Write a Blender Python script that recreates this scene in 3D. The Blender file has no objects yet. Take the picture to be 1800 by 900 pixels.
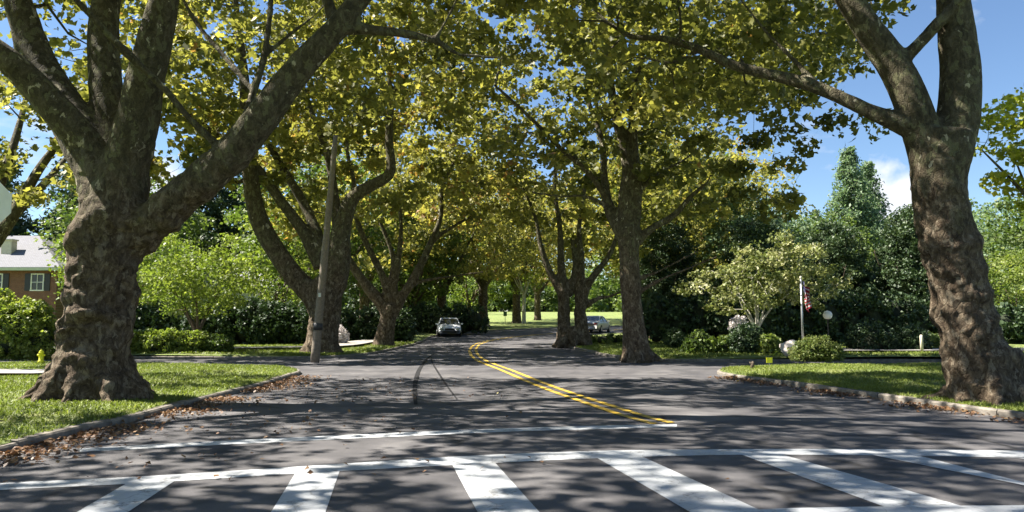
import bpy, bmesh, math, random
import numpy as np
from mathutils import Vector, Matrix, noise as mnoise
R = math.radians
C = bpy.context.scene.collection
SC = bpy.context.scene
rng = np.random.default_rng(7)
random.seed(7)

# ------------------------------------------------------------------ camera
F = 1300.0
TH = math.atan(110 / F)
CH = 1.5
cam = bpy.data.cameras.new('camera'); cam_o = bpy.data.objects.new('camera', cam); C.objects.link(cam_o)
cam.sensor_width = 36; cam.lens = F / 1800 * 36; cam.clip_end = 6000; cam.clip_start = 0.05
cam_o.location = (0, 0, CH); cam_o.rotation_euler = (math.pi / 2 + TH, 0, 0)
SC.camera = cam_o
# ------------------------------------------------------------------ world, sun, exposure
SUN_AZ = Vector((-0.99, 0.10, 0)).normalized(); SUN_EL = R(50)
SUN = Vector((SUN_AZ.x * math.cos(SUN_EL), SUN_AZ.y * math.cos(SUN_EL), math.sin(SUN_EL)))
W = bpy.data.worlds.new('World'); SC.world = W; W.use_nodes = True
nt = W.node_tree; nt.nodes.clear()
sky = nt.nodes.new('ShaderNodeTexSky'); sky.sky_type = 'NISHITA'; sky.sun_disc = False
sky.sun_elevation = SUN_EL; sky.sun_rotation = math.atan2(SUN_AZ.x, SUN_AZ.y)
sky.air_density = 1.0; sky.dust_density = 0.1; sky.ozone_density = 5
bg = nt.nodes.new('ShaderNodeBackground'); bg.inputs['Strength'].default_value = 0.05
tc = nt.nodes.new('ShaderNodeTexCoord')
mp = nt.nodes.new('ShaderNodeMapping'); mp.inputs['Scale'].default_value = (1.0, 1.0, 2.2); mp.inputs['Location'].default_value = (0.55, 0.1, 0.0)
cn = nt.nodes.new('ShaderNodeTexNoise'); cn.inputs['Scale'].default_value = 3.4; cn.inputs['Detail'].default_value = 8; cn.inputs['Roughness'].default_value = 0.55
cr = nt.nodes.new('ShaderNodeValToRGB'); cr.color_ramp.elements[0].position = 0.63; cr.color_ramp.elements[1].position = 0.76
mx = nt.nodes.new('ShaderNodeMix'); mx.data_type = 'RGBA'
mx.inputs['B'].default_value = (6.0, 6.2, 6.6, 1)
wo = nt.nodes.new('ShaderNodeOutputWorld')
L = nt.links.new
L(tc.outputs['Generated'], mp.inputs['Vector']); L(mp.outputs[0], cn.inputs['Vector']); L(cn.outputs['Fac'], cr.inputs[0])
def puff(px, py, r0, amt):
    u = (px - 900) / F; v = (450 - py) / F
    d_ = Vector((u, math.cos(TH) - v * math.sin(TH), math.sin(TH) + v * math.cos(TH))).normalized()
    a_ = nt.nodes.new('ShaderNodeVectorMath'); a_.operation = 'DISTANCE'; a_.inputs[1].default_value = d_; L(tc.outputs['Generated'], a_.inputs[0])
    n_ = nt.nodes.new('ShaderNodeTexNoise'); n_.inputs['Scale'].default_value = 16; n_.inputs['Detail'].default_value = 7; L(tc.outputs['Generated'], n_.inputs['Vector'])
    m_ = nt.nodes.new('ShaderNodeMath'); m_.operation = 'MULTIPLY_ADD'; L(n_.outputs['Fac'], m_.inputs[0]); m_.inputs[1].default_value = -.22; L(a_.outputs['Value'], m_.inputs[2])
    k_ = nt.nodes.new('ShaderNodeMapRange'); L(m_.outputs[0], k_.inputs['Value']); k_.inputs['From Min'].default_value = r0 - .13; k_.inputs['From Max'].default_value = r0 - .09
    k_.inputs['To Min'].default_value = amt; k_.inputs['To Max'].default_value = 0; return k_.outputs[0]
ad_ = nt.nodes.new('ShaderNodeMath'); ad_.operation = 'MAXIMUM'; L(cr.outputs[0], ad_.inputs[0]); L(puff(1580, 345, .035, .95), ad_.inputs[1])
ae_ = nt.nodes.new('ShaderNodeMath'); ae_.operation = 'MAXIMUM'; L(ad_.outputs[0], ae_.inputs[0]); L(puff(235, 355, .05, .9), ae_.inputs[1])
L(ae_.outputs[0], mx.inputs['Factor']); L(sky.outputs[0], mx.inputs['A']); L(mx.outputs['Result'], bg.inputs['Color']); L(bg.outputs[0], wo.inputs[0])
sl = bpy.data.lights.new('sun', 'SUN'); sl.energy = 5.0; sl.angle = R(0.53); sl.color = (1.0, 0.94, 0.84)
so = bpy.data.objects.new('sun', sl); C.objects.link(so); so.rotation_euler = (-SUN).to_track_quat('-Z', 'Y').to_euler()
so.location = (0, 0, 40)
SC.view_settings.view_transform = 'Standard'; SC.view_settings.look = 'None'; SC.view_settings.gamma = 1
SC.view_settings.use_curve_mapping = False
SC.view_settings.exposure = 1.85
SC.cycles.max_bounces = 6; SC.cycles.diffuse_bounces = 3; SC.cycles.glossy_bounces = 2; SC.cycles.transmission_bounces = 4
SC.cycles.transparent_max_bounces = 4; SC.cycles.use_adaptive_sampling = True; SC.cycles.adaptive_threshold = 0.02
SC.cycles.caustics_reflective = False; SC.cycles.caustics_refractive = False
SC.cycles.use_denoising = True

# ------------------------------------------------------------------ pixel helpers
def ray(px, py):
    u = (px - 900) / F; v = (450 - py) / F
    return Vector((u, math.cos(TH) - v * math.sin(TH), math.sin(TH) + v * math.cos(TH)))
def P(px, py, d):
    r = ray(px, py); t = d / r.y
    return Vector((r.x * t, d, CH + r.z * t))
def G(px, py, z=0.0):
    r = ray(px, py); t = (z - CH) / r.z
    return Vector((r.x * t, r.y * t, z))
def X(px, d): return P(px, 560, d).x
EY = [-200, 48, 60, 75, 100, 150, 250, 4000]; EZ = [0, 0, .12, .5, 1.0, 2.7, 4.0, 4.0]
def E(x, y):
    return float(np.interp(y, EY, EZ))

# ------------------------------------------------------------------ materials
def newmat(name):
    m = bpy.data.materials.new(name); m.use_nodes = True
    n = m.node_tree.nodes; n.clear()
    out = n.new('ShaderNodeOutputMaterial'); b = n.new('ShaderNodeBsdfPrincipled')
    m.node_tree.links.new(b.outputs[0], out.inputs[0])
    return m, m.node_tree, b, out
def nz(nt, scale, detail=4, rough=.55, vec=None, dist=0):
    a = nt.nodes.new('ShaderNodeTexNoise'); a.inputs['Scale'].default_value = scale; a.inputs['Detail'].default_value = detail
    a.inputs['Roughness'].default_value = rough; a.inputs['Distortion'].default_value = dist
    if vec is not None: nt.links.new(vec, a.inputs['Vector'])
    return a.outputs['Fac']
def ramp(nt, fac, stops):
    r = nt.nodes.new('ShaderNodeValToRGB'); e = r.color_ramp.elements
    while len(e) < len(stops): e.new(0.5)
    for i, (p, c) in enumerate(stops):
        e[i].position = p; e[i].color = (*c, 1) if len(c) == 3 else c
    nt.links.new(fac, r.inputs[0]); return r.outputs[0]
def mix(nt, fac, a, b, mode='MIX'):
    m = nt.nodes.new('ShaderNodeMix'); m.data_type = 'RGBA'; m.blend_type = mode
    for s, v in (('Factor', fac), ('A', a), ('B', b)):
        if isinstance(v, (float, int)): m.inputs[s].default_value = v
        elif isinstance(v, tuple): m.inputs[s].default_value = (*v, 1)
        else: nt.links.new(v, m.inputs[s])
    return m.outputs['Result']
def bump(nt, b, h, s, d=0.02):
    k = nt.nodes.new('ShaderNodeBump'); k.inputs['Strength'].default_value = s; k.inputs['Distance'].default_value = d
    nt.links.new(h, k.inputs['Height']); nt.links.new(k.outputs[0], b.inputs['Normal'])
def objv(nt, scale=(1, 1, 1)):
    t = nt.nodes.new('ShaderNodeNewGeometry'); m = nt.nodes.new('ShaderNodeMapping'); m.inputs['Scale'].default_value = scale
    nt.links.new(t.outputs['Position'], m.inputs['Vector']); return m.outputs[0]
def ocv(nt, scale=(1, 1, 1)):
    t = nt.nodes.new('ShaderNodeTexCoord'); m = nt.nodes.new('ShaderNodeMapping'); m.inputs['Scale'].default_value = scale
    nt.links.new(t.outputs['Object'], m.inputs['Vector']); return m.outputs[0]

def plain(name, col, rough=.6, metal=0.0, var=.15, scale=8, bmp=0.0):
    m, nt, b, o = newmat(name)
    v = ocv(nt); f = nz(nt, scale, 5, .6, v)
    c1 = tuple(c * (1 - var) for c in col); c2 = tuple(min(1, c * (1 + var)) for c in col)
    nt.links.new(ramp(nt, f, [(.3, c1), (.7, c2)]), b.inputs['Base Color'])
    b.inputs['Roughness'].default_value = rough; b.inputs['Metallic'].default_value = metal
    if bmp: bump(nt, b, f, bmp)
    return m

def leafmat(name, stops, transl=.45, tcol=(1.1, 1.2, .5), rough=.5):
    m, nt, b, out = newmat(name)
    a = nt.nodes.new('ShaderNodeAttribute'); a.attribute_name = 'tint'
    c = ramp(nt, a.outputs['Fac'], stops)
    nt.links.new(c, b.inputs['Base Color']); b.inputs['Roughness'].default_value = rough
    b.inputs['Specular IOR Level'].default_value = .35
    t = nt.nodes.new('ShaderNodeBsdfTranslucent')
    nt.links.new(mix(nt, 1.0, c, tcol, 'MULTIPLY'), t.inputs['Color'])
    s = nt.nodes.new('ShaderNodeMixShader'); s.inputs[0].default_value = transl
    nt.links.new(b.outputs[0], s.inputs[1]); nt.links.new(t.outputs[0], s.inputs[2]); nt.links.new(s.outputs[0], out.inputs[0])
    return m
M = {}
M['syc'] = leafmat('sycamore_leaf', [(0, (.075, .088, .025)), (.45, (.21, .215, .06)), (.78, (.35, .335, .095)), (.96, (.48, .42, .13)), (1, (.34, .2, .07))], .54, (1.06, 1.06, .6))
M['green'] = leafmat('green_leaf', [(0, (.045, .075, .022)), (.5, (.11, .16, .045)), (1, (.22, .26, .08))], .4)
M['lime'] = leafmat('lime_leaf', [(0, (.11, .16, .035)), (.5, (.22, .27, .065)), (1, (.38, .40, .13))], .45)
M['dark'] = leafmat('dark_leaf', [(0, (.02, .04, .018)), (.6, (.055, .09, .036)), (1, (.13, .17, .07))], .2, (1, 1.1, .6))
M['conifer'] = leafmat('needle', [(0, (.10, .16, .09)), (.6, (.2, .28, .16)), (1, (.34, .42, .26))], .45, (1, 1.1, .7))
M['varieg'] = leafmat('variegated_leaf', [(0, (.08, .12, .03)), (.5, (.18, .21, .06)), (.85, (.32, .33, .14)), (1, (.62, .6, .42))], .35, (1.1, 1.1, .8))
M['yellow_leaf'] = leafmat('yellow_leaf', [(0, (.2, .24, .03)), (.6, (.4, .42, .06)), (1, (.6, .52, .1))], .45)
M['grassblade'] = leafmat('grass_blade', [(0, (.07, .095, .02)), (.5, (.18, .22, .045)), (.85, (.28, .33, .08)), (1, (.42, .38, .18))], .4)
M['litter'] = leafmat('dry_leaf', [(0, (.07, .035, .02)), (.5, (.17, .09, .045)), (.9, (.3, .19, .09)), (1, (.4, .33, .12))], .15, (1, .9, .7))
M['flower'] = leafmat('petal', [(0, (.6, .55, .52)), (1, (.85, .8, .8))], .3, (1, 1, 1))

def barkmat():
    m, nt, b, o = newmat('sycamore_bark')
    v = ocv(nt, (1, 1, .6)); v2 = ocv(nt)
    big = nz(nt, 2.2, 3, .6, v, .6)
    scale = nz(nt, 8, 6, .68, v, .9)
    fine = nz(nt, 40, 5, .75, v2)
    vo = nt.nodes.new('ShaderNodeTexVoronoi'); vo.feature = 'DISTANCE_TO_EDGE'; vo.inputs['Scale'].default_value = 9
    nt.links.new(mix(nt, .16, v, scale_vec(nt, v)), vo.inputs['Vector'])
    plate = ramp(nt, vo.outputs['Distance'], [(0, (0, 0, 0)), (.10, (1, 1, 1))])
    lower = ramp(nt, scale, [(.28, (.03, .021, .013)), (.45, (.085, .061, .04)), (.60, (.17, .132, .09)), (.78, (.34, .28, .21))])
    lower = mix(nt, .22, lower, plate, 'MULTIPLY')
    slab = ramp(nt, nz(nt, 6.5, 6, .62, v, .3), [(.57, (0, 0, 0)), (.60, (1, 1, 1))])
    lower = mix(nt, math_(nt, 'MULTIPLY', slab, .55), lower, (.30, .25, .18))
    upper = ramp(nt, scale, [(.3, (.035, .031, .02)), (.5, (.08, .068, .042)), (.7, (.15, .134, .09))])
    patch = ramp(nt, nz(nt, 5.2, 4, .6, v, .35), [(.635, (0, 0, 0)), (.655, (1, 1, 1))])
    p2 = ramp(nt, nz(nt, 7.5, 4, .55, ocv(nt, (1.1, 1, .7)), .35), [(.56, (0, 0, 0)), (.575, (1, 1, 1))])
    upper = mix(nt, math_(nt, 'MULTIPLY', p2, .8), upper, (.15, .145, .08))
    upper = mix(nt, patch, upper, (.40, .36, .26))
    sep = nt.nodes.new('ShaderNodeSeparateXYZ'); nt.links.new(v2, sep.inputs[0])
    ad = nt.nodes.new('ShaderNodeMath'); ad.operation = 'MULTIPLY_ADD'; nt.links.new(big, ad.inputs[0]); ad.inputs[1].default_value = 4.5
    nt.links.new(sep.outputs['Z'], ad.inputs[2])
    h = ramp(nt, math_(nt, 'DIVIDE', ad.outputs[0], 10.0), [(.50, (0, 0, 0)), (.66, (1, 1, 1))])
    c = mix(nt, h, lower, upper)
    c = mix(nt, .6, c, ramp(nt, fine, [(.3, (.5, .5, .5)), (.7, (1.4, 1.4, 1.4))]), 'MULTIPLY')
    nt.links.new(c, b.inputs['Base Color']); b.inputs['Roughness'].default_value = .9; b.inputs['Specular IOR Level'].default_value = .2
    bump(nt, b, mix(nt, .35, mix(nt, .25, scale, plate), fine), 1.0, .08)
    return m
def scale_vec(nt, v):
    n = nt.nodes.new('ShaderNodeTexNoise'); n.inputs['Scale'].default_value = 3; nt.links.new(v, n.inputs['Vector']); return n.outputs['Color']
def math_(nt, op, a, b):
    k = nt.nodes.new('ShaderNodeMath'); k.operation = op
    for i, v in enumerate((a, b)):
        if isinstance(v, (int, float)): k.inputs[i].default_value = v
        else: nt.links.new(v, k.inputs[i])
    return k.outputs[0]
M['bark'] = barkmat()
M['bark2'] = plain('dark_bark', (.09, .065, .045), .9, 0, .45, 14, .7)
M['pale_bark'] = plain('pale_bark', (.42, .40, .33), .85, 0, .3, 9, .5)

def asphalt():
    m, nt, b, o = newmat('asphalt')
    v = objv(nt)
    agg = nz(nt, 90, 3, .8, v); med = nz(nt, 1.1, 6, .6, v, .4); st = nz(nt, .35, 4, .6, objv(nt, (2.2, .35, 1)))
    c = ramp(nt, med, [(.3, (.055, .054, .058)), (.55, (.105, .101, .104)), (.75, (.175, .168, .168))])
    c = mix(nt, .6, c, ramp(nt, st, [(.35, (.72, .72, .74)), (.65, (1.15, 1.13, 1.1))]), 'MULTIPLY')
    c = mix(nt, .7, c, ramp(nt, agg, [(.35, (.55, .55, .56)), (.52, (1, 1, 1)), (.68, (1.7, 1.65, 1.6))]), 'MULTIPLY')
    pt = nt.nodes.new('ShaderNodeTexVoronoi'); pt.distance = 'CHEBYCHEV'; pt.inputs['Scale'].default_value = .16; nt.links.new(mix(nt, .02, v, scale_vec(nt, v)), pt.inputs['Vector'])
    pr = ramp(nt, pt.outputs['Color'], [(.55, (1, 1, 1)), (.56, (.84, .84, .86)), (.80, (.84, .84, .86)), (.81, (1.12, 1.1, 1.08))])
    c = mix(nt, .8, c, pr, 'MULTIPLY')
    oil = ramp(nt, nz(nt, 2.3, 5, .7, v), [(.66, (1, 1, 1)), (.74, (.62, .62, .63))]); c = mix(nt, 1.0, c, oil, 'MULTIPLY')
    vo = nt.nodes.new('ShaderNodeTexVoronoi'); vo.feature = 'DISTANCE_TO_EDGE'; vo.inputs['Scale'].default_value = .42
    nt.links.new(mix(nt, .12, v, scale_vec(nt, v)), vo.inputs['Vector'])
    crack = ramp(nt, vo.outputs['Distance'], [(0, (1, 1, 1)), (.022, (0, 0, 0))])
    gate = ramp(nt, nz(nt, .5, 3, .5, v), [(.5, (0, 0, 0)), (.56, (1, 1, 1))])
    c = mix(nt, mix(nt, 1.0, crack, gate, 'MULTIPLY'), c, (.035, .033, .033))
    nt.links.new(c, b.inputs['Base Color']); b.inputs['Roughness'].default_value = .82
    b.inputs['Specular IOR Level'].default_value = .25
    bump(nt, b, agg, .6, .01)
    return m
M['asphalt'] = asphalt()

def paint(name, col, dark, thr=(.30, .42)):
    m, nt, b, o = newmat(name)
    v = objv(nt)
    wear = ramp(nt, mix(nt, .5, nz(nt, 22, 6, .75, v), nz(nt, 3, 4, .6, v)), [(thr[0], (0, 0, 0)), (thr[1], (1, 1, 1))])
    c = mix(nt, nz(nt, 2.5, 5, .6, v), tuple(x * .78 for x in col), col)
    vo = nt.nodes.new('ShaderNodeTexVoronoi'); vo.feature = 'DISTANCE_TO_EDGE'; vo.inputs['Scale'].default_value = 3.2
    nt.links.new(mix(nt, .2, v, scale_vec(nt, v)), vo.inputs['Vector'])
    ck = ramp(nt, vo.outputs['Distance'], [(0, (0, 0, 0)), (.018, (1, 1, 1))])
    trk = ramp(nt, nz(nt, .9, 5, .7, objv(nt, (1.5, .4, 1))), [(.42, (.82, .81, .80)), (.62, (1, 1, 1))])
    c = mix(nt, 1.0, c, trk, 'MULTIPLY'); c = mix(nt, mix(nt, 1.0, wear, mix(nt, .7, (1, 1, 1), ck), 'MULTIPLY'), dark, c)
    nt.links.new(c, b.inputs['Base Color']); b.inputs['Roughness'].default_value = .7
    return m
M['white_paint'] = paint('white_road_paint', (.52, .54, .56), (.19, .19, .19), (.385, .455))
M['yellow_paint'] = paint('yellow_road_paint', (.70, .45, .04), (.19, .155, .07), (.42, .50))

def grass_ground():
    m, nt, b, o = newmat('grass_ground')
    v = objv(nt)
    c = ramp(nt, mix(nt, .4, nz(nt, 6, 6, .7, v), nz(nt, .5, 4, .6, v)), [(.3, (.07, .10, .025)), (.5, (.15, .20, .045)), (.7, (.25, .29, .08))])
    dry = ramp(nt, nz(nt, .9, 5, .65, v), [(.50, (0, 0, 0)), (.66, (1, 1, 1))])
    c = mix(nt, math_(nt, 'MULTIPLY', dry, .55), c, (.26, .22, .09))
    nt.links.new(c, b.inputs['Base Color']); b.inputs['Roughness'].default_value = .95
    bump(nt, b, nz(nt, 35, 4, .8, v), 1.0, .05)
    return m
M['grass'] = grass_ground()
M['soil'] = plain('soil', (.12, .08, .05), .95, 0, .4, 6, .6)
M['kerb'] = plain('kerb_stone', (.17, .15, .125), .9, 0, .5, 7, .8)
M['concrete'] = plain('concrete', (.27, .255, .23), .85, 0, .2, 4, .2)
M['tyre_mark'] = plain('tyre_mark', (.03, .03, .031), 1.0, 0, .4, 10)
M['tyre_mark'].node_tree.nodes['Principled BSDF'].inputs['Specular IOR Level'].default_value = 0.05

# ------------------------------------------------------------------ tagging and mesh helpers
def tag(o, label=None, cat=None, group=None, kind=None):
    if label: o['label'] = label
    if cat: o['category'] = cat
    if group: o['group'] = group
    if kind: o['kind'] = kind
    return o
def empty(name, loc, label, cat, group=None, rz=0):
    o = bpy.data.objects.new(name, None); C.objects.link(o); o.location = loc; o.rotation_euler = (0, 0, rz)
    o.empty_display_size = .3
    return tag(o, label, cat, group)
def link(name, me, mat, parent=None):
    o = bpy.data.objects.new(name, me); C.objects.link(o)
    for mm in (mat if isinstance(mat, list) else [mat]): me.materials.append(mm)
    if parent is not None: o.parent = parent
    return o
class MB:
    def __init__(s): s.v = []; s.f = []; s.m = []
    def add(s, vs, fs, mi=0):
        n = len(s.v); s.v.extend([tuple(a) for a in vs]); s.f.extend([tuple(i + n for i in f) for f in fs]); s.m.extend([mi] * len(fs))
    def box(s, c, sz, rz=0, mi=0, taper=1.0):
        cx, cy, cz = c; hx, hy, hz = sz[0] / 2, sz[1] / 2, sz[2] / 2; vs = []
        ca, sa = math.cos(rz), math.sin(rz)
        for z, k in ((-hz, 1), (hz, taper)):
            for x, y in ((-hx, -hy), (hx, -hy), (hx, hy), (-hx, hy)):
                x *= k; y *= k
                vs.append((cx + x * ca - y * sa, cy + x * sa + y * ca, cz + z))
        s.add(vs, [(3, 2, 1, 0), (4, 5, 6, 7), (0, 1, 5, 4), (1, 2, 6, 5), (2, 3, 7, 6), (3, 0, 4, 7)], mi)
    def tube(s, pts, n=8, mi=0, caps=True):
        """pts: list of (Vector, radius)"""
        vs = []; fs = []
        t0 = (pts[1][0] - pts[0][0]).normalized()
        up = Vector((1, 0, 0)) if abs(t0.x) < .8 else Vector((0, 1, 0))
        a = (up - t0 * up.dot(t0)).normalized()
        for i, (p, r) in enumerate(pts):
            if i == 0: t = pts[1][0] - p
            elif i == len(pts) - 1: t = p - pts[i - 1][0]
            else: t = pts[i + 1][0] - pts[i - 1][0]
            t.normalize(); a = (a - t * a.dot(t)); a = a.normalized() if a.length > 1e-6 else t.orthogonal().normalized()
            b = t.cross(a)
            for k in range(n):
                an = 2 * math.pi * k / n
                vs.append(p + (a * math.cos(an) + b * math.sin(an)) * r)
        for i in range(len(pts) - 1):
            for k in range(n):
                k2 = (k + 1) % n
                fs.append((i * n + k, i * n + k2, (i + 1) * n + k2, (i + 1) * n + k))
        if caps:
            fs.append(tuple(reversed(range(n)))); fs.append(tuple((len(pts) - 1) * n + k for k in range(n)))
        s.add(vs, fs, mi)
    def mesh(s, name, smooth=False):
        me = bpy.data.meshes.new(name); me.from_pydata(s.v, [], s.f)
        me.polygons.foreach_set('material_index', s.m)
        if smooth: me.polygons.foreach_set('use_smooth', [True] * len(s.f))
        me.update(); return me
    def build(s, name, mat, parent=None, smooth=False):
        return link(name, s.mesh(name, smooth), mat, parent)

def smooth_chain(pts, sub=4):
    """Catmull-Rom of (Vector, r)"""
    if len(pts) < 3: 
        a, b = pts[0], pts[-1]
        return [(a[0].lerp(b[0], t / sub), a[1] + (b[1] - a[1]) * t / sub) for t in range(sub + 1)]
    out = []
    for i in range(len(pts) - 1):
        p0 = pts[max(i - 1, 0)]; p1 = pts[i]; p2 = pts[i + 1]; p3 = pts[min(i + 2, len(pts) - 1)]
        for k in range(sub):
            t = k / sub; t2 = t * t; t3 = t2 * t
            q = 0.5 * ((2 * p1[0]) + (p2[0] - p0[0]) * t + (2 * p0[0] - 5 * p1[0] + 4 * p2[0] - p3[0]) * t2 + (3 * p1[0] - p0[0] - 3 * p2[0] + p3[0]) * t3)
            out.append((q, p1[1] + (p2[1] - p1[1]) * t))
    out.append(pts[-1]); return out

# ---- leaves
def leaf_mesh(name, pts, size, up_bias=.6, hang=.15, rs=None, tint_c=None, aspect=.8, var=.45, lobed=False):
    """pts (N,3) leaf positions; every leaf a folded kite"""
    rs = rs or rng
    N = len(pts)
    n = rs.normal(size=(N, 3)); n[:, 2] += up_bias * 1.6; n /= np.linalg.norm(n, axis=1)[:, None]
    a = rs.normal(size=(N, 3)); a[:, 2] -= hang; a -= n * (a * n).sum(1)[:, None]; a /= np.linalg.norm(a, axis=1)[:, None]
    s = np.cross(n, a)
    Ls = size * (1 + var * rs.uniform(-1, 1, N))[:, None]; Wd = Ls * aspect
    fold = Ls * rs.uniform(-.05, .22, N)[:, None]
    me = bpy.data.meshes.new(name)
    if lobed:      # a palmate leaf in two folded halves of five corners each
        v = np.empty((N, 8, 3)); prof = [(-.22, .16), (-.34, .48), (-.02, .24), (.16, .50), (.28, .17)]
        prof = [(-.36, .34), (.0, .20), (.10, .56)]
        v[:, 0] = pts - a * Ls * .5; v[:, 4] = pts + a * Ls * .55
        for q, (pa, ps) in enumerate(prof):
            f = fold * abs(ps) * 2
            v[:, 1 + q] = pts + a * Ls * pa + s * Ls * ps + n * f
            v[:, 7 - q] = pts + a * Ls * pa - s * Ls * ps + n * f
        v = v.reshape(-1, 3); base = (np.arange(N) * 8)[:, None]
        tri = np.concatenate([base + [0, 1, 2, 3, 4], base + [0, 4, 5, 6, 7]], 1).reshape(-1); k = 5
    else:
        v = np.empty((N, 4, 3))
        v[:, 0] = pts - a * Ls * .5
        v[:, 1] = pts - a * Ls * .05 + s * Wd * .5 + n * fold
        v[:, 2] = pts + a * Ls * .5
        v[:, 3] = pts - a * Ls * .05 - s * Wd * .5 + n * fold
        v = v.reshape(-1, 3); base = (np.arange(N) * 4)[:, None]
        tri = np.concatenate([base + [0, 1, 2], base + [0, 2, 3]], 1).reshape(-1); k = 3
    me.vertices.add(len(v)); me.vertices.foreach_set('co', v.astype(np.float32).ravel())
    me.loops.add(len(tri)); me.loops.foreach_set('vertex_index', tri.astype(np.int32))
    me.polygons.add(N * 2); me.polygons.foreach_set('loop_start', (np.arange(N * 2) * k).astype(np.int32))
    me.polygons.foreach_set('loop_total', np.full(N * 2, k, np.int32))
    me.update(calc_edges=True)
    if tint_c is None: tint_c = np.full(N, .5)
    t = np.clip(tint_c + rs.normal(0, .16, N), 0, 1)
    at = me.attributes.new('tint', 'FLOAT', 'FACE'); at.data.foreach_set('value', np.repeat(t, 2).astype(np.float32))
    return me
def clump_points(cs, rad, per, flat=.6, rs=None):
    rs = rs or rng
    N = len(cs); k = np.maximum(4, (per * rs.uniform(.6, 1.4, N))).astype(int)
    idx = np.repeat(np.arange(N), k)
    d = rs.normal(size=(len(idx), 3)); d /= np.linalg.norm(d, axis=1)[:, None]
    rr = rs.uniform(.15, 1, len(idx)) ** .6
    r = np.broadcast_to(rad, (N,))[idx]
    off = d * (rr * r)[:, None]; off[:, 2] *= flat; off[:, 2] -= .12 * (off[:, 0] ** 2 + off[:, 1] ** 2) / np.maximum(r, .1)
    ct = rs.normal(.5, .13, N)[idx]
    return np.asarray(cs)[idx] + off, ct
def sample_crown(ells, spacing, keep=None, shell=.35, rs=None, tries=9000):
    rs = rs or rng
    vol = np.array([e[3] * e[4] * e[5] for e in ells]); vol = vol / vol.sum()
    n = tries
    which = rs.choice(len(ells), n, p=vol)
    d = rs.normal(size=(n, 3)); d /= np.linalg.norm(d, axis=1)[:, None]
    r = rs.uniform(0, 1, n) ** (1 / 3)
    r = np.where(rs.uniform(size=n) < .6, shell + (1 - shell) * r, r)
    e = np.array(ells)[which]
    p = e[:, :3] + d * r[:, None] * e[:, 3:6]
    grid = {}; out = []
    for q in p:
        if keep is not None and not keep(q): continue
        key = tuple((q // spacing).astype(int)); ok = True
        for i in (-1, 0, 1):
            for j in (-1, 0, 1):
                for k in (-1, 0, 1):
                    for o in grid.get((key[0] + i, key[1] + j, key[2] + k), ()):
                        if (o[0] - q[0]) ** 2 + (o[1] - q[1]) ** 2 + (o[2] - q[2]) ** 2 < spacing * spacing: ok = False; break
                    if not ok: break
                if not ok: break
            if not ok: break
        if ok: grid.setdefault(key, []).append(q); out.append(q)
    return np.array(out)

def attach(chains, centres, rs, tip=.012, maxr=.09):
    """connect each clump centre to the nearest point of the growing skeleton"""
    nodes = []; nr = []
    for ch in chains:
        for p, r in ch:
            nodes.append(np.array(p)); nr.append(r)
    nodes = list(nodes); new = []
    base = np.array(nodes)
    d0 = np.array([np.min(np.linalg.norm(base - c, axis=1)) for c in centres])
    arr = np.empty((len(nodes) + 4 * len(centres) + 4, 3)); arr[:len(nodes)] = base; cnt = len(nodes); nr = list(nr)
    for i in np.argsort(d0):
        c = centres[i]
        dd = np.linalg.norm(arr[:cnt] - c, axis=1)
        dd = dd + np.maximum(0, arr[:cnt, 2] - c[2]) * .6          # prefer nodes below
        j = int(np.argmin(dd)); p = arr[j].copy(); r0 = min(nr[j] * .7, .02 + .012 * dd[j], maxr)
        v = c - p; ln = np.linalg.norm(v)
        if ln < .05: continue
        m1 = p + v * .35 + rs.normal(0, .07, 3) * ln + np.array([0, 0, .10 * ln])
        m2 = p + v * .7 + rs.normal(0, .06, 3) * ln + np.array([0, 0, .06 * ln])
        pts = [(Vector(p), r0), (Vector(m1), r0 * .75), (Vector(m2), r0 * .5), (Vector(c), tip)]
        new.append(pts)
        for q, r in ((m1, r0 * .75), (m2, r0 * .5), (c, max(tip, r0 * .3))):
            arr[cnt] = q; cnt += 1; nr.append(r)
    return new

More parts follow.
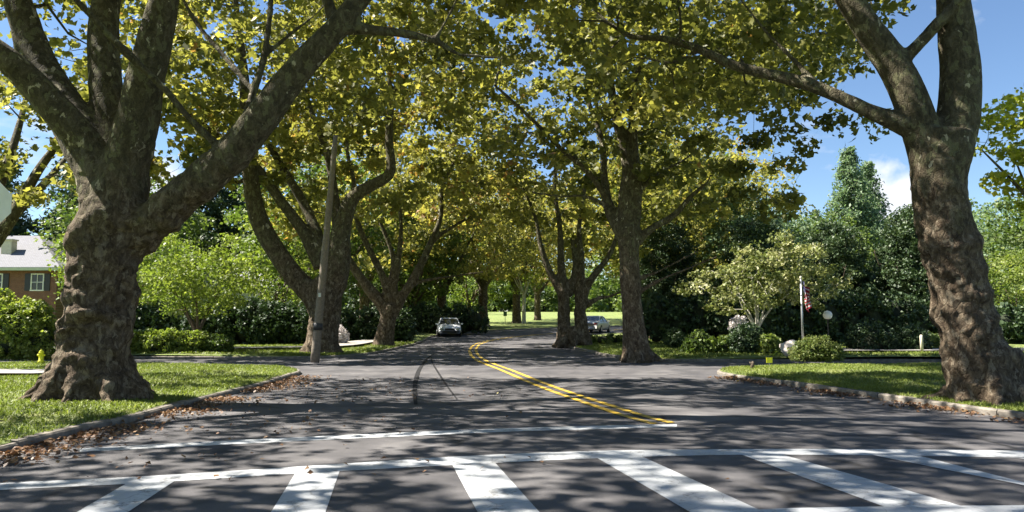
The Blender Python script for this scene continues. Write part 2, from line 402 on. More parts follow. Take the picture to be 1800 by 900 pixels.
def wood_mesh(name, thick, thin, voxel=None, lump=0.0, base=(0, 0, 0), nseg=10, thin_seg=5, shelf=0.0):
    base = Vector(base)
    mb = MB()
    for ch in thick: mb.tube(smooth_chain([(p - base, r) for p, r in ch], 5), 20 if voxel else nseg)
    if voxel:
        me = mb.mesh('tmp'); o = bpy.data.objects.new('tmp', me); C.objects.link(o)
        r = o.modifiers.new('r', 'REMESH'); r.mode = 'VOXEL'; r.voxel_size = voxel; r.use_smooth_shade = True
        s = o.modifiers.new('s', 'SMOOTH'); s.iterations = 5; s.factor = .6
        bpy.context.view_layer.update()
        dg = bpy.context.evaluated_depsgraph_get()
        m2 = bpy.data.meshes.new_from_object(o.evaluated_get(dg)); bpy.data.objects.remove(o)
        n = len(m2.vertices); co = np.empty(n * 3, np.float32); no = np.empty(n * 3, np.float32)
        m2.vertices.foreach_get('co', co); m2.vertex_normals.foreach_get('vector', no)
        co = co.reshape(-1, 3); no = no.reshape(-1, 3)
        dsp = np.empty(n, np.float32)
        for i in range(n):
            x, y, z = map(float, co[i]); k = max(.12, min(1, (5.0 - z) / 3.0))
            a = mnoise.noise((x * 1.6, y * 1.6, z * 1.3 + 9)) * lump
            s1 = mnoise.noise((x * 2.3 + 5, y * 2.3, z * 3.2)); s1 = (max(0, s1) ** .8) * shelf
            s2 = mnoise.noise((x * 7, y * 7, z * 9 + 3)) * lump * .42 - abs(mnoise.noise((x * 4, y * 4, z * 3 + 30))) * lump * .5
            # shelves: saw tooth in height, warped
            w = z * 1.5 + 2.6 * mnoise.noise((x * 1.1, y * 1.1, z * .8)) + math.atan2(y, x) / math.pi
            saw = (w % 1.0); saw = (saw ** 2.2) * shelf * .6 if z < 5 else 0
            dsp[i] = (a + s1 + s2 - shelf * .45) * k + saw * k * (.4 + mnoise.noise((x * 2, y * 2, z * 2)))
        co += no * dsp[:, None]
        tri_v = [tuple(map(float, c)) for c in co]
        fs = [tuple(p.vertices) for p in m2.polygons]
        mb = MB(); mb.v = tri_v; mb.f = fs; mb.m = [0] * len(fs)
    for ch in thin: mb.tube([(p - base, r) for p, r in ch], thin_seg, caps=False)
    return mb.mesh(name, True)

# where light should reach the ground: crowns are open there
def shadow_xy(q):
    t = q[2] / SUN.z
    return q[0] - SUN.x * t, q[1] - SUN.y * t
LIT = [(-11, 11, 18.4, 24.2, .0), (8, 17, 27, 34, .06), (-10.5, -5.2, 12.5, 19.5, .15), (7.5, 16, 17.5, 21.5, .3), (-18, -6, 24, 46, .08), (-7, 1, 42, 52, .15), (4, 16, 28, 38, .1), (12, 27, 35, 41, .3), (4.2, 11, 39, 50, .3), (-11, -3.4, 11.0, 14.4, .0), (-3.4, 3.5, 11.4, 13.2, .2), (6.5, 12.2, 11.3, 13.8, .05), (4.6, 11, 24.6, 26.6, .15), (-9.8, -3, 28.8, 30.8, .15), (-20, -13, 23.2, 26.6, .05)]
def lit_keep(q):
    x, y = shadow_xy(q)
    for x0, x1, y0, y1, pr in LIT:
        if x0 < x < x1 and y0 < y < y1 and rng.uniform() > pr: return False
    return True
def proj(q):
    dx, dy, dz = q[0], q[1], q[2] - CH
    zc = dy * math.cos(TH) + dz * math.sin(TH); yc = -dy * math.sin(TH) + dz * math.cos(TH)
    if zc < .1: return None
    return 900 + F * dx / zc, 450 - F * yc / zc, zc

# ------------------------------------------------------------------ ground, roads
def sheet(name, mat, xs, ys, zf, kind='structure', smooth=True):
    mb = MB(); vs = [(x, y, zf(x, y)) for y in ys for x in xs]; nx = len(xs)
    fs = [(j * nx + i, j * nx + i + 1, (j + 1) * nx + i + 1, (j + 1) * nx + i) for j in range(len(ys) - 1) for i in range(nx - 1)]
    mb.add(vs, fs); o = mb.build(name, mat, None, smooth); return tag(o, kind=kind)
xs = sorted(set([-4000, -1500, -600, -300] + list(range(-200, 201, 10)) + [300, 600, 1500, 4000]))
ys = sorted(set([-4000, -1000, -300, -100, -40] + list(range(-20, 262, 6)) + [400, 900, 2000, 4000]))
sheet('ground', M['grass'], xs, ys, lambda x, y: E(x, y) - .06)

LK = [(-5.75, -30), (-5.75, 0), (-5.72, 8.3), (-5.6, 11), (-5.65, 13.4), (-5.6, 17.5), (-5.75, 19.5)]
RK = [(8.6, -30), (8.5, 0), (8.0, 9.5), (7.65, 11.1), (7.15, 13), (6.3, 16.5), (5.75, 18.6), (5.6, 19.8)]
LK2 = [(-6.3, 28), (-6.0, 31), (-5.8, 34), (-5.6, 41.5), (-5.8, 48), (-6.1, 54), (-6.0, 60), (-4.0, 66.5), (0, 71.5), (5.5, 77), (13, 82.5), (25, 89), (45, 97), (90, 112)]
RK2 = [(4.25, 25), (3.9, 27), (3.65, 31.5), (3.0, 38), (2.7, 43), (2.9, 48), (4.2, 54), (7.5, 61), (12, 67), (20, 73.5), (32, 80), (60, 92), (95, 106)]
def resample(pts, step):
    v = [Vector((a, b, 0)) for a, b in pts]; ch = smooth_chain([(p, 0) for p in v], 8); out = [ch[0][0]]; acc = 0
    for (a, _), (b, _) in zip(ch, ch[1:]):
        out.append(b)
    return [(p.x, p.y) for p in out]
LKs, RKs, LK2s, RK2s = (resample(k, .5) for k in (LK, RK, LK2, RK2))
def loft(name, mat, A, B, zoff, cols=8):
    n = 90
    def even(pts):
        p = np.array(pts); s = np.r_[0, np.cumsum(np.linalg.norm(np.diff(p, axis=0), axis=1))]; t = np.linspace(0, s[-1], n)
        return np.c_[np.interp(t, s, p[:, 0]), np.interp(t, s, p[:, 1])]
    a, b = even(A), even(B); mb = MB(); vs = []
    for i in range(n):
        for k in range(cols + 1):
            q = a[i] * (1 - k / cols) + b[i] * k / cols; vs.append((q[0], q[1], E(*q) + zoff))
    fs = [(i * (cols + 1) + k, i * (cols + 1) + k + 1, (i + 1) * (cols + 1) + k + 1, (i + 1) * (cols + 1) + k) for i in range(n - 1) for k in range(cols)]
    mb.add(vs, fs); return tag(mb.build(name, mat, None, True), kind='structure')
# asphalt: near apron (one wide sheet), the bending road beyond, the cross street
sheet('road', M['asphalt'], [-12, -5, 0, 5, 14], list(range(-30, 31, 5)), lambda x, y: E(x, y))
loft('far_road', M['asphalt'], [(x - .1, y) for x, y in LK2s], [(x + .1, y) for x, y in RK2s], .006)
sheet('cross_street', M['asphalt'], [-90, -60, -40, -25, -12.0], [23.2, 25, 27.6], lambda x, y: -.004)
sheet('cross_street', M['asphalt'], [14.0, 25, 40, 60, 90], [22.6, 24, 26.6], lambda x, y: -.004)

def lawn_h(dist):  # height above the road at a distance behind the kerb
    return .095 + .05 * min(1, dist / 2.5) + .004 * min(30, dist)
def lawn(name, outline_pts, side, x_far, ang=0):
    """lofted lawn from the kerb polyline outwards to x_far"""
    offs = [0, .25, .6, 1.2, 2, 3, 4.5, 7, 10, 14, 20, 30, 45, 70, 100]
    mb = MB(); vs = []; n = len(offs)
    for (x, y) in outline_pts:
        for o in offs:
            xx = x + side * o
            if side * (xx - x_far) > 0: xx = x_far
            z = E(xx, y) + lawn_h(o) + (.035 * mnoise.noise((xx * .7, y * .7, 0)) if o > .3 else 0)
            vs.append((xx, y, z))
    m = len(outline_pts)
    fs = [(i * n + k, i * n + k + 1, (i + 1) * n + k + 1, (i + 1) * n + k) for i in range(m - 1) for k in range(n - 1)]
    if side < 0: fs = [tuple(reversed(f)) for f in fs]
    mb.add(vs, fs); return tag(mb.build(name, M['grass'], None, True), kind='structure')
# corner fillets: kerb polylines that curve into the cross street
def arc(cx, cy, r, a0, a1, n=10):
    return [(cx + r * math.cos(R(a0 + (a1 - a0) * i / n)), cy + r * math.sin(R(a0 + (a1 - a0) * i / n))) for i in range(n + 1)]
A1 = LKs + arc(-8.75, 19.6, 3.0, 5, 90, 12) + [(-11, 22.62), (-18, 22.7), (-40, 22.8), (-80, 22.8)]
B1 = RKs + arc(8.0, 19.8, 2.4, 180, 90, 12) + [(10, 22.2), (18, 22.3), (40, 22.3), (80, 22.3)]
A2 = [(-80, 28), (-40, 27.9), (-18, 27.8), (-10.5, 27.7)] + arc(-8.9, 30.3, 2.6, -90, -5, 10) + [p for p in LK2s if p[1] > 30.6]
B2 = [(80, 26.4), (40, 26.4), (18, 26.2), (8.5, 26.0)] + arc(6.6, 28.4, 2.5, -90, -178, 10) + [p for p in RK2s if p[1] > 28.8]
def fill_lawn(name, poly, side):
    # monotone rows in y from the kerb polyline: x as a function of y
    ys_ = np.array([p[1] for p in poly]); xs_ = np.array([p[0] for p in poly])
    return xs_, ys_
l1 = [p for p in A1 if p[0] > -11.2]; l1 = [(x, y) for x, y in l1]
l1 = [p for i, p in enumerate(l1) if i == 0 or p[1] > l1[i - 1][1] + 1e-4]
lawn('left_verge', l1, -1, -95)
r1 = [p for p in B1 if p[0] < 10.2]; r1 = [p for i, p in enumerate(r1) if i == 0 or p[1] > r1[i - 1][1] + 1e-4]
lawn('right_verge', r1, 1, 95)
l2 = [p for p in A2 if p[0] > -10.6]; l2 = [p for i, p in enumerate(l2) if i == 0 or p[1] > l2[i - 1][1] + 1e-4]
lawn('left_lawn', l2, -1, -95)
r2 = [p for p in B2 if p[0] < 8.6]; r2 = [p for i, p in enumerate(r2) if i == 0 or p[1] > r2[i - 1][1] + 1e-4]
lawn('right_lawn', r2[:], 1, 130)
def kerb(name, pts, side, w=.16):
    mb = MB(); P3 = [Vector((x, y, 0)) for x, y in pts]
    # split into stones about 1.6 m long with small joints and offsets
    prof = [(0, -.08), (0, .075), (.025, .098), (w - .02, .10), (w, .09), (w, -.08)]
    acc = 0; start = 0; i = 0; n = len(P3)
    nor = []
    for i in range(n):
        t = (P3[min(i + 1, n - 1)] - P3[max(i - 1, 0)]).normalized(); nor.append(Vector((-t.y, t.x, 0)) * side)
    s = [0]
    for i in range(1, n): s.append(s[-1] + (P3[i] - P3[i - 1]).length)
    L_ = s[-1]; a = 0
    while a < L_ - .05:
        b = min(a + random.uniform(1.1, 2.2), L_); dz = random.uniform(-.012, .012); dx = random.uniform(-.012, .012)
        rings = []
        k = max(2, int((b - a) / .4) + 1)
        for q in range(k + 1):
            t = a + .006 + (b - a - .012) * q / k
            x = np.interp(t, s, [p.x for p in P3]); y = np.interp(t, s, [p.y for p in P3])
            nx = np.interp(t, s, [p.x for p in nor]); ny = np.interp(t, s, [p.y for p in nor]); e = E(x, y)
            rings.append([(x + nx * (o - .08 + dx), y + ny * (o - .08 + dx), e + z + (dz if z > 0 else 0)) for o, z in prof])
        m = len(prof); vs = [v for r in rings for v in r]
        fs = [(j * m + c, j * m + c + 1, (j + 1) * m + c + 1, (j + 1) * m + c) for j in range(k) for c in range(m - 1)]
        fs += [tuple(range(m)), tuple(k * m + c for c in reversed(range(m)))]
        mb.add(vs, fs); a = b
    return tag(mb.build(name, M['kerb']), kind='structure')
kerb('left_kerb', A1, 1); kerb('right_kerb', B1, -1)
kerb('left_far_kerb', A2, 1); kerb('right_far_kerb', B2, -1)

# ---- road markings (4 mm above the asphalt)
def strip(name, mat, pairs, z=.004):
    """pairs: list of (left point, right point)"""
    mb = MB(); vs = []
    for a, b in pairs: vs += [(a[0], a[1], E(*a[:2]) + z), (b[0], b[1], E(*b[:2]) + z)]
    mb.add(vs, [(2 * i, 2 * i + 1, 2 * i + 3, 2 * i + 2) for i in range(len(pairs) - 1)])
    return tag(mb.build(name, mat), kind='structure')
def gline(top, bot):
    return [(G(*t), G(*b)) for t, b in zip(top, bot)]
# far rail of the crosswalk, measured along its length
def rail(name, tops, bots, z=.004):
    def dens(pts):
        ch = smooth_chain([(Vector((x, y, 0)), 0) for x, y in pts], 6); return [(p.x, p.y) for p, _ in ch]
    strip(name, M['white_paint'], gline(dens(bots), dens(tops)), z)
rail('crosswalk_far_line', [(-150, 861), (0, 850), (250, 838), (520, 821), (800, 803), (1050, 793), (1300, 790), (1550, 790), (1800, 793), (1950, 796)],
     [(-150, 873), (0, 862), (250, 850), (520, 833), (800, 818), (1050, 806), (1300, 800), (1550, 801), (1800, 805), (1950, 808)])
rail('crosswalk_near_line', [(-60, 1002), (250, 985), (520, 968), (820, 945), (1100, 915), (1340, 896), (1560, 891), (1800, 889), (1950, 889)],
     [(-60, 1032), (250, 1012), (520, 994), (820, 968), (1100, 938), (1340, 915), (1560, 909), (1800, 906), (1950, 905)])
bars = [((-130, 868), (-50, 864), (-330, 960), (-220, 960)), ((222, 851), (306, 847), (-62, 1015), (62, 1010)), ((519, 833), (597, 829), (424, 985), (545, 980)), ((795, 818), (871, 815), (868, 955), (990, 948)),
        ((1048, 805), (1128, 803), (1245, 920), (1378, 917)), ((1300, 799), (1372, 799), (1560, 894), (1702, 894)), ((1530, 800), (1612, 801), (1780, 850), (1960, 890)), ((1790, 806), (1850, 808), (2050, 860), (2150, 880))]
for k, (a, b, c, d) in enumerate(bars):
    a, b, c, d = [G(*q) for q in (a, b, c, d)]
    strip('crosswalk_bar', M['white_paint'], [(a.lerp(c, t), b.lerp(d, t)) for t in (0, .33, .66, 1)], .0055 + .0002 * k)
rail('stop_line', [(140, 789), (320, 779), (520, 769), (720, 760), (900, 753), (1040, 749), (1190, 746)],
     [(140, 795), (320, 786), (520, 776), (720, 767), (900, 759), (1040, 755), (1190, 751)])
YL = [(2.16, 10.75), (1.9, 11.5), (1.58, 12.8), (.76, 16.5), (-.17, 21.7), (-1.14, 27), (-1.72, 33), (-1.98, 39), (-1.95, 45), (-1.3, 51), (.2, 57), (2.8, 63), (8, 69.5), (15.5, 75.5), (29, 83)]
yc = resample(YL, .5)
for off in (-.145, .145):
    pr = []
    for i, (x, y) in enumerate(yc):
        a = yc[max(i - 1, 0)]; b = yc[min(i + 1, len(yc) - 1)]; t = Vector((b[0] - a[0], b[1] - a[1])).normalized(); n = Vector((t.y, -t.x)); c = Vector((x, y)) + n * off
        wd = .062
        pr.append((c - n * wd, c + n * wd))
    strip('centre_line', M['yellow_paint'], [((a.x, a.y), (b.x, b.y)) for a, b in pr], .012)
# tyre marks
def skid(pts, w):
    g = [G(*p) for p in pts]; ch = smooth_chain([(p, 0) for p in g], 6)
    pr = []
    for i, (p, _) in enumerate(ch):
        t = (ch[min(i + 1, len(ch) - 1)][0] - ch[max(i - 1, 0)][0]).normalized(); n = Vector((t.y, -t.x, 0)); ww = w * (.6 + .5 * math.sin(math.pi * i / (len(ch) - 1)))
        pr.append((p - n * ww, p + n * ww))
    strip('tyre_mark', M['tyre_mark'], pr, .010)
skid([(731, 712), (729, 690), (731, 668), (738, 648), (752, 630), (764, 622)], .05)
skid([(803, 702), (785, 678), (770, 655), (760, 638), (758, 628)], .026)
# sidewalks
sheet('pavement', M['concrete'], [-60, -40, -20, -10.2], [17.2, 17.8, 18.6], lambda x, y: .12 + .05 + .004 * min(30, abs(x + 5.7)) + .055)
def slab_path(name, pts, w, zo=.075):
    ch = smooth_chain([(Vector((x, y, 0)), 0) for x, y in pts], 8); pr = []
    for i, (p, _) in enumerate(ch):
        t = (ch[min(i + 1, len(ch) - 1)][0] - ch[max(i - 1, 0)][0]).normalized(); n = Vector((t.y, -t.x, 0)); pr.append((p - n * w / 2, p + n * w / 2))
    o = strip(name, M['concrete'], pr, .17 + zo); return o
slab_path('pavement', [(-60, 32.0), (-30, 31.8), (-16, 31.6), (-10.5, 31.8), (-8.2, 34), (-8.0, 40), (-7.6, 50)], 1.5, .12)
slab_path('driveway', [(9.5, 29.6), (14, 29.8), (25, 30.0), (50, 30.0)], 2.6, .12)

# ------------------------------------------------------------------ sycamores
def chain(d, pts, dd0=0.0):
    """pts: (px, py, width_px[, depth offset])"""
    out = []
    for q in pts:
        px, py, w = q[:3]; dd = d + (q[3] if len(q) > 3 else 0)
        out.append((P(px, py, dd), w / 2 * dd / F))
    return out
def cont(ch, vec, ln, taper=.35, bend=(0, 0, 0), n=4):
    """extend the last point upward out of the frame"""
    p, r = ch[-1]; v = Vector(vec).normalized(); b = Vector(bend); pts = [ch[-1]]
    for i in range(1, n + 1):
        v = (v + b / n).normalized(); p = p + v * ln / n; pts.append((p, r * (1 - (1 - taper) * i / n)))
    return ch + pts[1:]
TREES = {}
def sycamore(name, label, base, thick, ells, spacing=1.25, per=150, leaf=.2, voxel=None, lump=.05, shelf=0.0, keep=None, clr=1.25, tries=9000, leafmat='syc', tint=.5, group='sycamores lining the road', mat='bark', rad=(.5, 1.15), cat='tree', maxr=.09, gap=-.1):
    base = Vector(base)
    root = empty(name, base, label, cat, group)
    rs = np.random.default_rng(abs(hash(label)) % 1000 + 3 if False else sum(map(ord, label)))
    so_ = base.x * 3.1
    k2 = (lambda q: mnoise.noise((q[0] * .23 + so_, q[1] * .23, q[2] * .3)) > gap and lit_keep(q) and (keep is None or keep(q)))
    cs = sample_crown(ells, spacing, k2, rs=rs, tries=tries)
    skel = [smooth_chain(c, 4) for c in thick]
    thin = attach([s for s in skel], cs, rs, maxr=maxr)
    me = wood_mesh('trunk', thick, thin, voxel, lump, base, shelf=shelf)
    link('trunk', me, M[mat], root)
    rad_ = rs.uniform(rad[0], rad[1], len(cs))
    pts, ct = clump_points(cs - np.array(base), rad_, per, .6, rs)
    lm = leaf_mesh('crown', pts, leaf, rs=rs, tint_c=ct + tint - .5, lobed=leaf < .26)
    link('crown', lm, M[leafmat], root)
    return root

def roots(cx, cy, z, r, n, ln, seed=0):
    rr = random.Random(seed); out = []
    for k in range(n):
        a = 2 * math.pi * k / n + rr.uniform(-.25, .25); d = Vector((math.cos(a), math.sin(a), 0)); l = ln * rr.uniform(.75, 1.25)
        b = Vector((cx, cy, z))
        out.append([(b + d * r * .35 + Vector((0, 0, r * 1.5)), r * .42), (b + d * r * .8 + Vector((0, 0, r * .5)), r * .36), (b + d * (r + l * .4) + Vector((0, 0, r * .08)), r * .26), (b + d * (r + l) + Vector((0, 0, -.12)), r * .12)])
    return out
# --- first tree on the left
d = 13.0; bz = .15
L1 = [
 chain(d, [(165, 712, 180), (165, 680, 158), (164, 640, 134), (166, 590, 124), (172, 530, 122), (181, 470, 122), (193, 415, 128), (203, 375, 124), (208, 335, 108)]),
 cont(chain(d, [(215, 430, 80), (262, 395, 80, -.1), (330, 340, 70, -.3), (400, 280, 68, -.5), (452, 218, 62, -.7), (510, 140, 54, -.8), (560, 84, 48, -.9), (602, 38, 44, -1), (640, -10, 36, -1)]), (.7, -.1, .8), 6, .3, (.3, 0, -.2)),
 cont(chain(d - .9, [(596, 45, 40), (650, 52, 20), (715, 60, 18), (765, 72, 15), (806, 95, 9)]), (1, 0, -.1), 1.5, .4),
 cont(chain(d - .9, [(765, 70, 12), (782, 40, 9), (800, 5, 8)]), (.3, 0, 1), 1.5, .4),
 cont(chain(d - .9, [(590, 45, 30), (580, 15, 24), (572, -15, 20)]), (-.1, 0, 1), 3, .3),
 cont(chain(d, [(210, 360, 110), (222, 290, 84, -.1), (240, 220, 74, -.2), (256, 140, 66, -.3), (275, 60, 60, -.4), (292, -20, 52, -.5)]), (.15, -.1, 1), 8, .25, (.2, -.2, 0)),
 cont(chain(d, [(195, 370, 110), (178, 300, 92, .1), (148, 245, 82, .2), (112, 190, 74, .3), (72, 120, 64, .4), (45, 45, 52, .5), (28, -20, 45, .6)]), (-.15, .1, 1), 7, .25, (-.3, .2, 0)),
 cont(chain(d, [(160, 262, 60), (110, 205, 58, -.2), (55, 145, 54, -.3), (0, 95, 46, -.5), (-70, 45, 38, -.7)]), (-.8, -.2, .6), 5, .25),
 cont(chain(d, [(205, 330, 70), (200, 240, 62, .3), (186, 150, 58, .5), (182, 60, 54, .7), (192, -20, 46, .9)]), (.05, .3, 1), 7, .25, (0, .4, 0)),
 chain(d, [(398, 275, 22, -.4), (370, 245, 15, -.5), (330, 205, 14, -.6), (288, 155, 14, -.7), (240, 110, 17, -.9), (185, 55, 15, -1.2), (130, -5, 14, -1.5)]),
 cont(chain(d - .7, [(425, 240, 22), (440, 180, 16, .4), (462, 110, 14, .6), (474, 30, 12, .9), (478, -40, 10, 1.2)]), (0, .3, 1), 3, .3),
 chain(d - .7, [(445, 160, 12, .5), (395, 100, 11, .8), (345, 40, 10, 1.1), (315, -15, 9, 1.4)]),
 chain(d - .7, [(470, 95, 10, .7), (510, 60, 8, .9), (560, 20, 7, 1.2), (600, -30, 6, 1.4)]),
] + roots(X(165, d), d, bz, .68, 9, .55, 1)
sycamore('sycamore_tree', 'massive gnarled sycamore with swollen scaly trunk nearest on the left verge', (X(165, d), d, bz), L1,
         [(-6.5, 13.5, 13.5, 9.5, 9, 6.0), (-4, 18, 10.2, 6, 5, 3.2), (-10, 18, 9.4, 6, 5, 3.0), (-1, 12, 11.5, 5.5, 6, 2.4), (-12, 11, 11, 5, 6, 3.5), (-14.5, 21, 8.5, 5, 3.5, 3.0)],
         voxel=.035, lump=.10, shelf=.15, per=85, leaf=.17, tries=9000, gap=-.06,
         keep=lambda q: q[2] > 7.4 + .2 * max(0, 13 - q[1]) - .22 * max(0, q[1] - 14))
# --- first tree on the right
d = 12.8
R1 = [
 chain(d, [(1742, 720, 150), (1735, 690, 132), (1722, 650, 112), (1708, 595, 106), (1692, 520, 102), (1674, 450, 98), (1658, 380, 94), (1650, 320, 94), (1653, 270, 104), (1655, 235, 104)]),
 cont(chain(d, [(1640, 290, 74), (1618, 225, 64), (1592, 155, 60), (1560, 98, 56, .1), (1522, 45, 50, .1), (1480, -20, 44, .2)]), (-.4, .1, .9), 6, .25, (-.4, 0, 0)),
 cont(chain(d, [(1665, 280, 80), (1684, 205, 72), (1688, 130, 68), (1681, 55, 62), (1674, -25, 54)]), (0, 0, 1), 7, .25, (.3, .3, 0)),
 cont(chain(d, [(1588, 105, 26), (1615, 78, 22, -.1), (1650, 40, 22, -.2), (1700, -12, 18, -.3)]), (.8, -.2, .6), 3.5, .3),
 chain(d, [(1618, 232, 50), (1580, 215, 38), (1530, 196, 27, .2), (1440, 155, 24, .6), (1375, 136, 22, 1), (1290, 115, 19, 1.5), (1225, 85, 16, 1.9), (1165, 68, 13, 2.3), (1110, 64, 10, 2.6), (1070, 40, 7, 2.9)]),
 cont(chain(d, [(1440, 155, 14, .6), (1400, 110, 10, .9), (1350, 60, 8, 1.2)]), (-.4, .3, .8), 2, .3),
 chain(d, [(1230, 88, 9, 1.9), (1180, 110, 7, 2.2), (1130, 100, 5, 2.5)]),
] + roots(X(1742, d), d, bz, .52, 9, .6, 2)
def keepR1(q):
    s = proj(q)
    if s is None: return True
    x, y, z = s
    if 1440 < x < 1640 and 215 < y < 380: return False
    if x > 1655: return False
    if x > 1540 and y < 70: return rng.uniform() < .15
    return q[2] > 5.6
sycamore('sycamore_tree', 'tall leaning sycamore with forked bare trunk nearest on the right verge', (X(1742, d), d, bz), R1,
         [(7.5, 14, 14, 6.5, 7, 5), (4.0, 16.5, 7.6, 3.6, 3.0, 1.5), (2, 16, 10, 5, 5, 2.5), (6.5, 19, 8.6, 2.8, 3, 1.8), (5.5, 13.2, 8.2, 2.8, 3, 1.4)],
         voxel=.032, lump=.06, shelf=.10, per=85, leaf=.17, tries=7000, keep=keepR1, tint=.36)
# --- second left
d = 30.0
L2 = [
 chain(d, [(566, 628, 74), (567, 600, 58), (570, 560, 54), (575, 520, 54), (580, 490, 54)]),
 cont(chain(d, [(560, 545, 40), (540, 512, 38), (492, 452, 36), (455, 385, 33), (440, 310, 28, -.3), (437, 240, 26, -.6), (430, 150, 20, -1)]), (-.1, -.1, 1), 5, .3),
 chain(d, [(582, 500, 56), (594, 462, 48), (600, 405, 34), (620, 348, 25), (655, 325, 21), (686, 302, 19), (684, 240, 15), (690, 175, 13), (715, 130, 10), (745, 75, 8), (760, 20, 7)]),
 chain(d, [(690, 180, 10), (684, 130, 9), (684, 90, 7), (690, 40, 6)]),
 chain(d, [(565, 470, 30), (535, 410, 22), (495, 355, 19), (455, 300, 18), (405, 255, 16, -.4), (350, 215, 13, -.8), (300, 170, 10, -1.2)]),
 chain(d, [(572, 450, 24), (540, 370, 18, .5), (500, 300, 15, .8), (470, 250, 12, 1)]),
 chain(d, [(596, 440, 24), (590, 360, 18, .5), (575, 270, 14, 1), (545, 190, 10, 1.4), (520, 110, 8, 1.6)]),
 chain(d, [(600, 400, 14), (622, 330, 10, .5), (610, 250, 8, .8), (640, 180, 7, 1)]),
 chain(d, [(455, 300, 10), (420, 320, 9), (385, 315, 7)]),
] + roots(X(566, d), d, bz, .6, 7, .35, 3)
sycamore('sycamore_tree', 'sycamore just behind the leaning wooden pole with a wide left limb', (X(566, d), d, bz), L2,
         [(-8, 31, 14, 8.5, 8, 6.5), (-3.5, 31, 13, 6, 6, 4.5), (-13, 30, 10, 6, 5, 4), (-9, 34, 8, 6, 3.5, 2.5)], voxel=.07, lump=.07, shelf=.05, per=70, leaf=.24, tries=9000, spacing=1.28, gap=.07,
         keep=lambda q: q[2] > 6.2 or q[1] > 32 or (q[0] < -12 and q[2] > 5), tint=.5)
# --- third left
d = 38.0
L3 = [
 chain(d, [(674, 614, 46), (677, 590, 32), (682, 560, 28), (687, 535, 30)]),
 chain(d, [(680, 548, 24), (655, 515, 20), (628, 480, 16), (608, 445, 13), (596, 400, 10), (590, 340, 8)]),
 chain(d, [(690, 548, 24), (708, 520, 18), (735, 475, 15), (756, 430, 12), (775, 380, 9), (778, 330, 7), (800, 280, 6)]),
 chain(d, [(756, 430, 8), (785, 405, 7), (830, 380, 5)]), chain(d, [(705, 515, 8), (740, 495, 7), (800, 485, 5), (850, 478, 4)]),
 chain(d, [(686, 530, 18), (670, 480, 13), (640, 420, 11), (618, 360, 9)]), chain(d, [(690, 525, 14), (700, 460, 11), (705, 400, 8), (700, 340, 7)]),
 chain(d, [(686, 510, 12), (690, 450, 9), (668, 390, 8)]),
] + roots(X(674, d), d, bz, .36, 7, .35, 4)
sycamore('sycamore_tree', 'short trunked sycamore with spreading limbs third along the left verge', (X(674, d), d, bz), L3,
         [(-7, 39, 12.5, 8, 7, 6), (-2, 39, 10.5, 5, 5, 4), (-8, 42, 7, 6, 3, 2.5)], voxel=.07, lump=.05, per=60, leaf=.27, tries=5000, keep=lambda q: q[2] > 5.0 or q[1] > 41, tint=.66, gap=.05)
# --- second right
d = 25.8
R2 = [
 chain(d, [(1120, 640, 62), (1118, 612, 47), (1114, 570, 39), (1108, 500, 35), (1105, 440, 36), (1104, 400, 40)]),
 chain(d, [(1106, 410, 32), (1100, 350, 28), (1106, 300, 26), (1092, 240, 20), (1078, 180, 16), (1070, 100, 12), (1075, 20, 10)]),
 chain(d, [(1112, 400, 26), (1118, 340, 22), (1114, 260, 18), (1112, 170, 14), (1130, 90, 11), (1140, 20, 8)]),
 chain(d, [(1095, 415, 26), (1070, 365, 20, .3), (1062, 310, 14, .5), (1058, 250, 12, .8), (1035, 180, 9, 1.2)]),
 chain(d, [(1118, 425, 20), (1145, 402, 14), (1185, 378, 12), (1215, 345, 9), (1243, 322, 7)]),
 chain(d, [(1112, 350, 12), (1150, 310, 8), (1200, 282, 6), (1240, 252, 5)]),
 chain(d, [(1082, 375, 14, .3), (1040, 310, 11, 0), (985, 260, 10, -.5), (930, 205, 8, -1), (870, 150, 7, -1.4)]),
 chain(d, [(1070, 365, 10), (1030, 345, 7, .3), (985, 345, 6, .6), (935, 338, 5, .8)]),
 chain(d, [(1122, 515, 12), (1160, 492, 7), (1205, 474, 6), (1262, 450, 4)]),
 chain(d, [(1122, 490, 10, .2), (1155, 478, 6, .3), (1200, 455, 5, .5), (1250, 430, 4, .6)]),
] + roots(X(1120, d), d, bz, .45, 7, .35, 5)
def keepR2(q):
    s = proj(q)
    if s and s[0] > 1420 and s[1] > 225: return False
    if s and s[0] > 1360 and s[1] > 300: return rng.uniform() < .35
    if s and abs(s[0] - 1100) < 26 and 320 < s[1] < 460 and q[1] < 27: return False
    return q[2] > 5.2
sycamore('sycamore_tree', 'straight trunked sycamore with a torn pale scar second along the right verge', (X(1120, d), d, bz), R2,
         [(5, 26.5, 13, 8, 7, 7), (1.5, 26, 12.5, 5, 6, 5), (8.5, 27, 8.5, 4, 5, 3.5)], voxel=.06, lump=.04, per=75, leaf=.23, gap=-.03, tries=9500, spacing=1.2, keep=keepR2, tint=.33)
